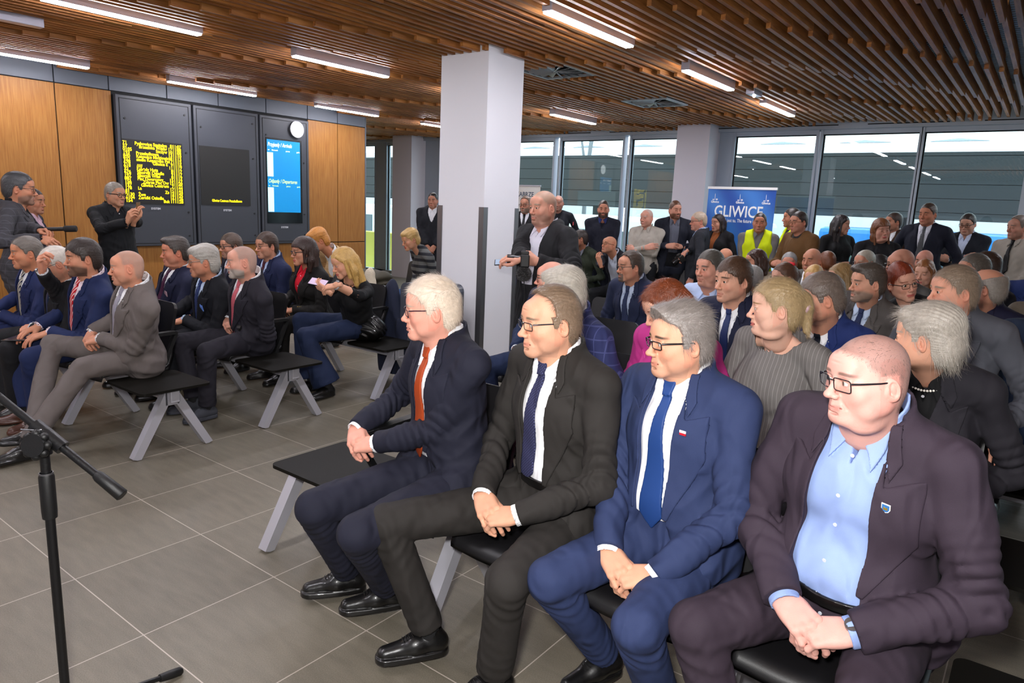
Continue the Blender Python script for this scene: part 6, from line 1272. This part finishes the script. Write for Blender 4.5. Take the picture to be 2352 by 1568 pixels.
# recorder held by the standing man in the checked jacket
sp_,root,c=P_('standing man in a grey checked jacket'); p=wpt(c,c['wr'][-1])+np.array((.10,.03,.02))
e=empty('voice_recorder',tuple(p),0,'black microphone recorder pointed right by the man in the checked jacket','recorder'); d=Vector((.62,.66,.05)).normalized()
MB().tube([tuple(-d*.04),tuple(d*.10)],.016,12).obj('handle',BLACKP,e); MB().tube([tuple(d*.10),tuple(d*.11),tuple(d*.19),tuple(d*.195)],[.018,.026,.026,.02],14).obj('foam_head',mat('mic_foam','#1d1a1a',.9),e)
# badges, pins, watches, jewellery: parts of their wearers
def on_chest(sub,u,w,nm,build):
    sp_,root,c=P_(sub); v=Vol(np.array(c['B'](u,.0,c['L']+w))-.12,np.array(c['B'](u,.0,c['L']+w))+.30,.008); c['torso'](v,.016); p=surfpoint(v.D,v,c['B'](u,0,c['L']+w),c['fw'],0)
    if p is None: return
    M4=Matrix.Translation(Vector(p+c['fw']*.0105))@Matrix([list(q) for q in np.stack([c['r0'],c['up'],-np.cross(c['up'],c['r0'])*-1],1)]).to_4x4(); b=MB(); build(b); return b,M4,root
def chest_part(sub,u,w,nm,pieces):
    for nm_,fn,m in pieces:
        r=on_chest(sub,u,w,nm_,fn)
        if r: b,M4,root=r; b.v=[tuple(M4@Vector(q)) for q in b.v]; b.obj(nm_,m,root)
PINW=mat('pin_white','#f4f4f4',.3); PINR=mat('pin_red','#c02030',.3); PING=mat('pin_gold','#c9a63a',.3,metal=.6); PINB=mat('pin_blue','#3a78b8',.3)
chest_part('grey haired man in a bright blue suit',-.098,-.125,'p',[('lapel_pin_white',lambda b:b.box((-.011,0,0),(.011,.007,.003)),PINW),('lapel_pin_red',lambda b:b.box((-.011,-.007,0),(.011,0,.003)),PINR)])
shield=lambda s:[(-.010*s,.011*s),(.010*s,.011*s),(.010*s,-.003*s),(.006*s,-.010*s),(0,-.013*s),(-.006*s,-.010*s),(-.010*s,-.003*s)]
chest_part('stout man in a plum jacket',-.112,-.13,'p',[('shield_badge',lambda b:b.prism(shield(1.05),0,.002),PINW),('shield_field',lambda b:b.prism(shield(.85),.0015,.003),PINB),('shield_charge',lambda b:b.prism([(-.005,-.004),(.005,-.004),(.004,.004),(0,.001),(-.004,.004)],.0025,.004),PING)])
chest_part('uniformed officer',.09,-.13,'p',[('breast_badge',lambda b:b.ball((0,0,0),.018,10,sc=(1,1.3,.3)),PING)])
chest_part('wavy grey haired man',-.10,-.17,'p',[('pocket_square',lambda b:b.prism([(-.03,-.01),(.03,-.005),(.024,.022),(.008,.008),(-.006,.03),(-.02,.010)],0,.006),mat('square_blue','#5a80d0',.7))])
chest_part('man with swept back dark hair',-.10,-.17,'p',[('pocket_square',lambda b:b.prism([(-.03,-.01),(.03,-.005),(.024,.020),(.008,.012),(-.006,.026),(-.02,.010)],0,.006),mat('square_mauve','#9a7c84',.7,noise=.4,nscale=60))])
chest_part('stout man in a plum jacket',-.02,-.40,'p',[('jacket_button',lambda b:b.tube([(.16,.0,0),(.16,0,.004)],.009,14),BLACKP)])
chest_part('bald man in a light grey suit',0,-.37,'p',[('jacket_button',lambda b:b.tube([(0,.0,0),(0,0,.005)],.010,14),mat('horn_button','#a89a90',.3))])
def watch(sub,s,band='#0c0c0e'):
    sp_,root,c=P_(sub); a=nrm(c['wr'][s]-c['el'][s]); o=c['wr'][s]-a*.004; n=np.array(c['hd'][s][1]); n=nrm(n-a*(n@a)); q=np.cross(a,n); b=MB(); b.tube([tuple(o+(n*cos(t)+q*sin(t))*.029) for t in np.linspace(0,2*pi,15)],.006,6,cap=False); ob=b.obj('wristwatch',mat('watch_'+band[1:],band,.3,metal=.3),root)
    b=MB(); b.tube([tuple(o+n*.028),tuple(o+n*.038)],.017,18); b.obj('watch_case',STEEL,ob)
watch('stout man in a plum jacket',-1); watch('blonde woman in a black top',-1,'#b8b8bc'); watch('white haired man in a black suit',1,'#b8b8bc'); watch('man in a grey jacket over a maroon',-1)
sp_,root,c=P_('woman with short white hair and a black blazer'); b=MB()
for t_ in np.linspace(-2.5,2.5,44): p=c['B'](.078*sin(t_),-.012+.085*cos(t_),c['L']-.006-.028*cos(t_)); b.ball(tuple(p),.0042,8)
b.obj('pearl_necklace',mat('pearl','#e9e4da',.2),root)
sp_,root,c=P_('woman with glasses and a red bow'); b=MB(); 
for s in (-1,1): b.v+=[]; b.ball(tuple(c['hl'](np.array([[s*.022,-.06,.118]]))[0]),.020,10,sc=(1.2,.6,.8))
b.obj('hair_bow',mat('bow_red','#d01828',.6),root)
sp_,root,c=P_('bald uniformed man'); b=MB(); p=c['B'](-.235,.0,c['L']-.16); b.box((p[0]-.006,p[1]-.02,p[2]-.025),(p[0]+.006,p[1]+.03,p[2]+.025)); b.obj('arm_badge',PINR,root)
sp_,root,c=P_('dark haired woman with round black'); b=MB(); b.tube([tuple(c['hl'](np.array([[-.078,-.012+.016*cos(t),-.062+.016*sin(t)]]))[0]) for t in np.linspace(0,2*pi,13)],.002,6,cap=False); b.obj('hoop_earring',STEEL,root)
for s in (1,-1):
    a=nrm(c['wr'][s]-c['el'][s]); 
    for q in range(4):
        p=c['wr'][s]-a*(.03+q*.014)+np.array([s*.03,0,.028]); MB().ball(tuple(p),.0055,8).obj('sleeve_button',PING,root)
# hi-vis reflective bands
for sub in ('man in a bright yellow vest','young man in a yellow vest'):
    sp_,root,c=P_(sub); v=Vol(c['B'](0,0,.1)-.32,c['B'](0,0,.3)+.32,.014); c['torso'](v,.026); x,y,z=v.grid(); zc=c['B'](0,0,c['L']-.34)[2]; v.D=np.ascontiguousarray(np.maximum(v.D,np.abs(z-F32(zc))-.025).astype(F32)); V,Q=v.mesh()
    if len(V): link('reflective_band',npmesh('band',V,Q,mat('reflective_silver','#d8dcdc',.3,metal=.2)),None,root)
